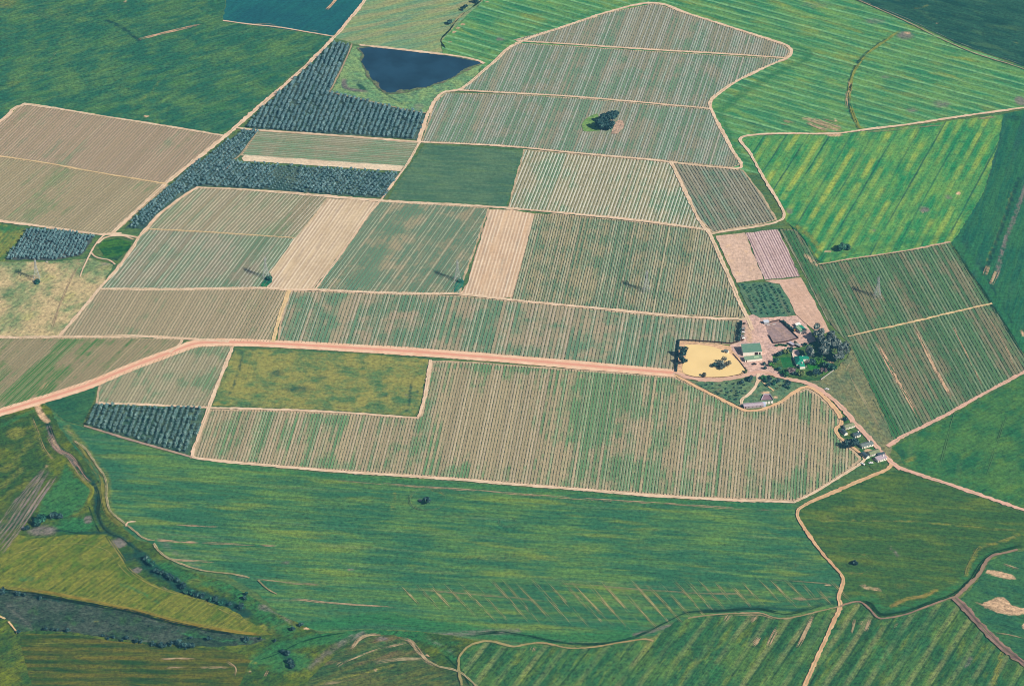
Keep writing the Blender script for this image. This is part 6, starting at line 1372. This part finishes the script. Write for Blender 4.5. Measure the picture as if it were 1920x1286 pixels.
for sx_ in (-3.3, 3.3):
    for sy_ in (-1.4, 1.4):
        w = MB(); w.tube((sx_, sy_, -.2), (sx_, sy_, 2.05), .1); w.build('post', TIMB, root)

# fences -----------------------------------------------------------
def fence(name, label, pts, h=1.4, sp=3.0, mat=TIMB, rails=3, board=.16, closed=False, panel=False):
    P = [Vector(G(*p)) for p in pts]
    if closed: P.append(P[0])
    root = empty(name, (P[0].x, P[0].y, Z0)); tag(root, label, 'fence')
    r = MB(); n_ = 0
    for a_, b_ in zip(P, P[1:]):
        L = (b_ - a_).length; k = max(1, int(L / sp))
        for j in range(k):
            p = a_.lerp(b_, j / k) - P[0]
            if n_ < 95:
                w = MB(); w.tube((p.x, p.y, -.3), (p.x, p.y, h), .1, 5); w.build('post', mat, root); n_ += 1
        for q in range(rails):
            z = h * (q + .8) / rails
            a2, b2 = a_ - P[0], b_ - P[0]; nn = Vector((-(b2 - a2).y, (b2 - a2).x)).normalized() * .05
            hh = h / rails * .95 if panel else board
            r.slab([(*(a2 - nn), z), (*(b2 - nn), z), (*(b2 + nn), z), (*(a2 + nn), z)], hh)
    r.build('rail', mat, root)
fence('paddock_fence', 'dark timber fence round the grey paddock', [(1432, 607.5), (1462, 602), (1497, 635.5), (1474, 642), (1450, 645)], 1.5, 3.0, panel=True)
fence('paddock_fence', 'dark timber fence on the yard side of the paddock', [(1450, 645), (1441, 629)], 1.5, 3.0, panel=True)
fence('pond_fence', 'thin dark fence along the top of the pond bank', [(1273, 639), (1300, 640), (1345, 643), (1371, 645.5), (1386, 641)], 1.5, 4.0, panel=True)
fence('garden_fence', 'pale wall like fence at the outer corner of the garden', [(1539, 713), (1570, 690.5)], 1.3, 3.0, CONC, panel=True)
fence('garden_fence', 'pale low fence on the grove side of the garden', [(1568, 688), (1549, 670)], 1.1, 3.0, TIMB, rails=2)
fence('pond_kerb_fence', 'dark retaining boards around the sunny side of the pond', [(1374, 664), (1388, 680), (1399, 695)], 1.0, 3.5, TIMB, panel=True)
fence('pond_kerb_fence', 'dark retaining boards between the pond and the pink road', [(1399, 696), (1386, 703.5), (1360, 708.5), (1330, 709.5), (1302, 708), (1285, 704)], .8, 3.5, TIMB, panel=True)
fence('track_fence', 'dark fence along the orange track below the dotted grass', [(1267, 703), (1310, 725.5), (1350, 745.5), (1392, 765)], 1.2, 4.0, TIMB, rails=2)

# vehicles and implements -------------------------------------------
TYRE = simple('tyre', (44, 48, 54), None, 1.0, .05, .9)
def car(label, px, to, paint, name='car'):
    x, y = G(px[0], px[1], Z0 + .6); d = gdir(px, to)
    root = empty(name, (x, y, Z0 + .12), math.atan2(d[1], d[0])); tag(root, label, 'car')
    prof = [(-2.0, .35), (-2.05, .8), (-1.5, .95), (-1.0, 1.42), (.45, 1.45), (1.05, .98), (1.95, .85), (2.05, .4)]
    m = MB(); n_ = len(prof)
    for s in (-.82, .82):
        for p in prof: m.v.append((p[0], s * (.86 if p[1] > 1.2 else 1.0), p[1]))
    for k in range(n_): m.f.append((k, (k + 1) % n_, n_ + (k + 1) % n_, n_ + k))
    m.f.append(tuple(range(n_ - 1, -1, -1))); m.f.append(tuple(range(n_, 2 * n_)))
    m.build('body', paint, root)
    w = MB(); w.slab([(.5, -.62, 1.44), (1.02, -.7, 1.03), (1.02, .7, 1.03), (.5, .62, 1.44)], -.03); w.build('windscreen', GLASS, root)
    for s in (-1, 1):
        w = MB(); w.box(-.9, .4, min(s * .72, s * .85), max(s * .72, s * .85), 1.0, 1.3); w.build('side_window', GLASS, root)
    for wx in (-1.25, 1.3):
        for s in (-1, 1):
            w = MB(); w.tube((wx, s * .62, .33), (wx, s * .88, .33), .34, 12); wh_ = w.build('wheel', TYRE, root)
    return root
CARW = simple('white_paint', (250, 248, 244), None, .5, .02, .3, .5)
CARD = simple('dark_paint', (40, 48, 62), None, .5, .05, .3, .5)
car('dark car parked in the yard below the annexe', (1414.5, 682.4), (1420, 682), CARD)
car('white car parked under the small round roofed hut', (1617.5, 869.5), (1621, 871), CARW)
car('white car parked beside the lowest cottage', (1633, 867.6), (1636, 867.4), CARW)
car('white car standing by the farm road bend', (1550.5, 729.6), (1554, 730), CARW)
ORNG = simple('orange_paint', (226, 160, 50), (206, 140, 44), .5, .05, .4)
x, y = G(1489.3, 619.5, Z0 + 1); root = empty('tractor', (x, y, Z0), 1.9); tag(root, 'small orange tractor beside the paddock hedge', 'tractor')
m = MB(); m.box(.2, 1.7, -.4, .4, .6, 1.3).box(-.9, .3, -.45, .45, .55, 1.0); m.build('bonnet', ORNG, root)
m = MB(); m.box(-1.0, .3, -.75, .75, 2.1, 2.2)
for sx_ in (-.9, .2):
    for sy_ in (-.65, .65): m.tube((sx_, sy_, .95), (sx_, sy_, 2.1), .05, 5)
m.build('canopy', ORNG, root)
for wx, r_ in ((-.6, .7), (1.35, .42)):
    for s in (-1, 1):
        m = MB(); m.tube((wx, s * .5, r_), (wx, s * .85, r_), r_, 14); m.build('wheel', TYRE, root)
IMP = 'farm implements parked along the windbreak'
specs = [('white_trailer', 'long white trailer, lowest in the parked row', (1394.5, 634), 3.4, CARW), ('white_trailer', 'white trailer halfway along the parked row', (1394, 622.6), 3.0, CARW), ('implement', 'blue grey implement at the upper end of the parked row', (1394, 616.4), 2.6, STEEL), ('implement', 'dark implement next to the upper blue grey one', (1393.6, 619.6), 2.4, TIMB), ('implement', 'greenish implement below the halfway white trailer', (1393, 626.5), 2.8, OLIVER), ('implement', 'pale implement above the lowest white trailer', (1392.6, 630.2), 2.6, STEEL), ('implement', 'brown implement at the bottom of the parked row', (1391.5, 637.5), 2.6, DOORM), ('implement', 'dark implement nearest the vineyard corner', (1395.5, 606.5), 2.4, TIMB)]
for nm, lab, px, L, mt in specs:
    x, y = G(px[0], px[1], Z0 + .6); root = empty(nm, (x, y, Z0), R.uniform(-.15, .15)); tag(root, lab, 'trailer' if 'trailer' in nm else 'implement', IMP)
    m = MB(); m.box(-L / 2, L / 2, -.75, .75, .6, .72).box(-L / 2, L / 2, -.75, -.68, .72, 1.15).box(-L / 2, L / 2, .68, .75, .72, 1.15).box(-L / 2, -L / 2 + .07, -.68, .68, .72, 1.15).box(L / 2 - .07, L / 2, -.68, .68, .72, 1.15); m.build('bed', mt, root)
    m = MB(); m.tube((L / 2, 0, .62), (L / 2 + 1.0, 0, .5), .07, 6); m.build('drawbar', TIMB, root)
    for s in (-1, 1):
        m = MB(); m.tube((-.2, s * .78, .36), (-.2, s * .98, .36), .36, 12); m.build('wheel', TYRE, root)
# jumps on the paddock
for lab, px, to in (('pale show jump poles in the corner of the paddock', (1441, 611), (1446, 610)), ('long pale show jump in the upper part of the paddock', (1451, 609.5), (1458, 607.6))):
    x, y = G(*px); d = gdir(px, to); root = empty('show_jump', (x, y, Z0), math.atan2(d[1], d[0])); tag(root, lab, 'jump')
    for s in (-1.8, 1.8):
        m = MB(); m.box(s - .06, s + .06, -.3, .3, 0, .1).box(s - .06, s + .06, -.06, .06, .1, 1.3); m.build('stand', TIMB, root)
    for z in (.5, 1.0):
        m = MB(); m.tube((-1.8, -.1, z), (1.8, -.1, z), .09, 8); m.build('pole', CARW, root)

# ================================================================== PYLONS
PST = simple('pylon_steel', (178, 184, 180), (162, 168, 164), .5, .06, .6, .3)
def pylon():
    root = empty('power_pylon', (0, 0, 0))
    def half(z): return 3.1 * (1 - z / 15.5) + .75 * (z / 15.5) if z < 15.5 else .75
    for sx_ in (-1, 1):
        for sy_ in (-1, 1):
            m = MB()
            for z0, z1 in ((0, 7), (7, 15.5), (15.5, 21)):
                m.tube((sx_ * half(z0), sy_ * half(z0), z0), (sx_ * half(z1), sy_ * half(z1), z1), .15, 4)
            m.build('leg', PST, root)
            m = MB(); m.box(sx_ * 3.1 - .45, sx_ * 3.1 + .45, sy_ * 3.1 - .45, sy_ * 3.1 + .45, -.6, .35); m.build('footing', CONC, root)
    m = MB(); zs = [0, 3.6, 6.8, 9.6, 12, 14, 15.5, 17, 18.6, 20, 21]
    for z0, z1 in zip(zs, zs[1:]):
        a_, b_ = half(z0), half(z1)
        for k in range(4):
            c = [(-1, -1), (1, -1), (1, 1), (-1, 1)]; p, q = c[k], c[(k + 1) % 4]
            m.tube((p[0] * a_, p[1] * a_, z0), (q[0] * b_, q[1] * b_, z1), .075, 4); m.tube((q[0] * a_, q[1] * a_, z0), (p[0] * b_, p[1] * b_, z1), .075, 4); m.tube((p[0] * b_, p[1] * b_, z1), (q[0] * b_, q[1] * b_, z1), .075, 4)
    m.build('bracing', PST, root)
    for z, w_ in ((16.2, 6.6), (18.6, 5.2), (21, 3.6)):
        m = MB()
        for s in (-1, 1):
            for sx_ in (-.75, .75):
                m.tube((sx_, s * .75, z), (0, s * w_, z + .25), .11, 4); m.tube((sx_, s * .75, z + 1.1), (0, s * w_, z + .25), .1, 4)
            m.tube((-.45, s * w_ * .45, z + .5), (.45, s * w_ * .45, z + .1), .07, 4)
        ca = m.build('cross_arm', PST, root)
        m = MB()
        for s in (-1, 1): m.tube((0, s * w_, z + .2), (0, s * w_, z - 1.2), .13, 6)
        m.build('insulator', simple('insulator', (120, 96, 84)), ca)
    m = MB()
    for sx_ in (-1, 1):
        for sy_ in (-1, 1): m.tube((sx_ * .75, sy_ * .75, 21), (0, 0, 23.5), .1, 4)
    m.build('peak', PST, root)
    return root
pl = pylon()
for i, (lab, px) in enumerate((('steel lattice pylon standing on the straw pasture', (69, 524)), ('steel lattice pylon at the corner of the wide pale strip', (499, 521)), ('steel lattice pylon beside the narrow pale strip', (858, 526)), ('steel lattice pylon in the patchy vineyard in the middle', (1212, 546)), ('steel lattice pylon in the large eastern vineyard', (1645, 557)))):
    x, y = G(*px)
    o = pl if i == 0 else copy_tree(pl, (0, 0, 0), 0)
    o.location = (x, y, Z0); o.rotation_euler = (0, 0, .12); tag(o, lab, 'pylon', 'pylons of the power line')
bush('dark teal bush at the foot of the pasture pylon', (70, 528), 3.6, 'teal', h=3)
bush('dark bush on the green wedge by the wide pale strip', (505, 522), 3.4, 'teal', h=3)
bush('teal bush on the green wedge by the narrow pale strip', (862, 527), 2.8, 'teal', h=2.4)

# ================================================================== AIR, LIGHT, CAMERA
bpy.ops.mesh.primitive_cube_add(size=2)
hz = bpy.context.object; hz.name = 'haze'; hz.scale = (6100, 7200, 851); hz.location = (0, 1000, 849.5)
mh = bpy.data.materials.new('haze_air'); mh.use_nodes = True
nt = mh.node_tree; nt.nodes.clear()
vp = nt.nodes.new('ShaderNodeVolumePrincipled'); out = nt.nodes.new('ShaderNodeOutputMaterial')
nt.links.new(vp.outputs[0], out.inputs['Volume'])
vp.inputs['Color'].default_value = (.10, .37, .62, 1); vp.inputs['Density'].default_value = 5e-5; vp.inputs['Anisotropy'].default_value = 0  # blue scattering added to lift the shadows towards navy
hz.data.materials.append(mh)
tag(hz, 'thin blue haze added over the whole valley to lift its shadows', 'haze', None, 'stuff')

wd = bpy.data.worlds.new('World'); sc.world = wd; wd.use_nodes = True
nt = wd.node_tree; bg = nt.nodes['Background']
sky = nt.nodes.new('ShaderNodeTexSky'); sky.sky_type = 'NISHITA'; sky.sun_disc = False
AZ, EL = math.atan2(40, -27), math.radians(39)
sky.sun_elevation = EL; sky.sun_rotation = AZ
nt.links.new(sky.outputs[0], bg.inputs[0]); bg.inputs[1].default_value = .05
sl = bpy.data.lights.new('sun', 'SUN'); sl.energy = 5.0; sl.angle = math.radians(.5); sl.color = (1, .93, .82)
so = bpy.data.objects.new('sun', sl); COL.objects.link(so)
so.rotation_euler = Vector((-math.cos(EL) * math.sin(AZ), -math.cos(EL) * math.cos(AZ), -math.sin(EL))).to_track_quat('-Z', 'Y').to_euler()
so.location = (900, -600, 1200)
cam = bpy.data.cameras.new('camera'); co_ = bpy.data.objects.new('camera', cam); COL.objects.link(co_)
co_.location = (0, CY, ALT); co_.rotation_euler = (math.pi / 2 - PITCH, 0, 0)
cam.lens = 36 * FPX / 1920; cam.clip_start = 1.0; cam.clip_end = 30000
sc.camera = co_
sc.cycles.filter_width = 1.05
sc.view_settings.view_transform = 'Standard'; sc.view_settings.look = 'None'; sc.view_settings.gamma = 1; sc.view_settings.exposure = .6
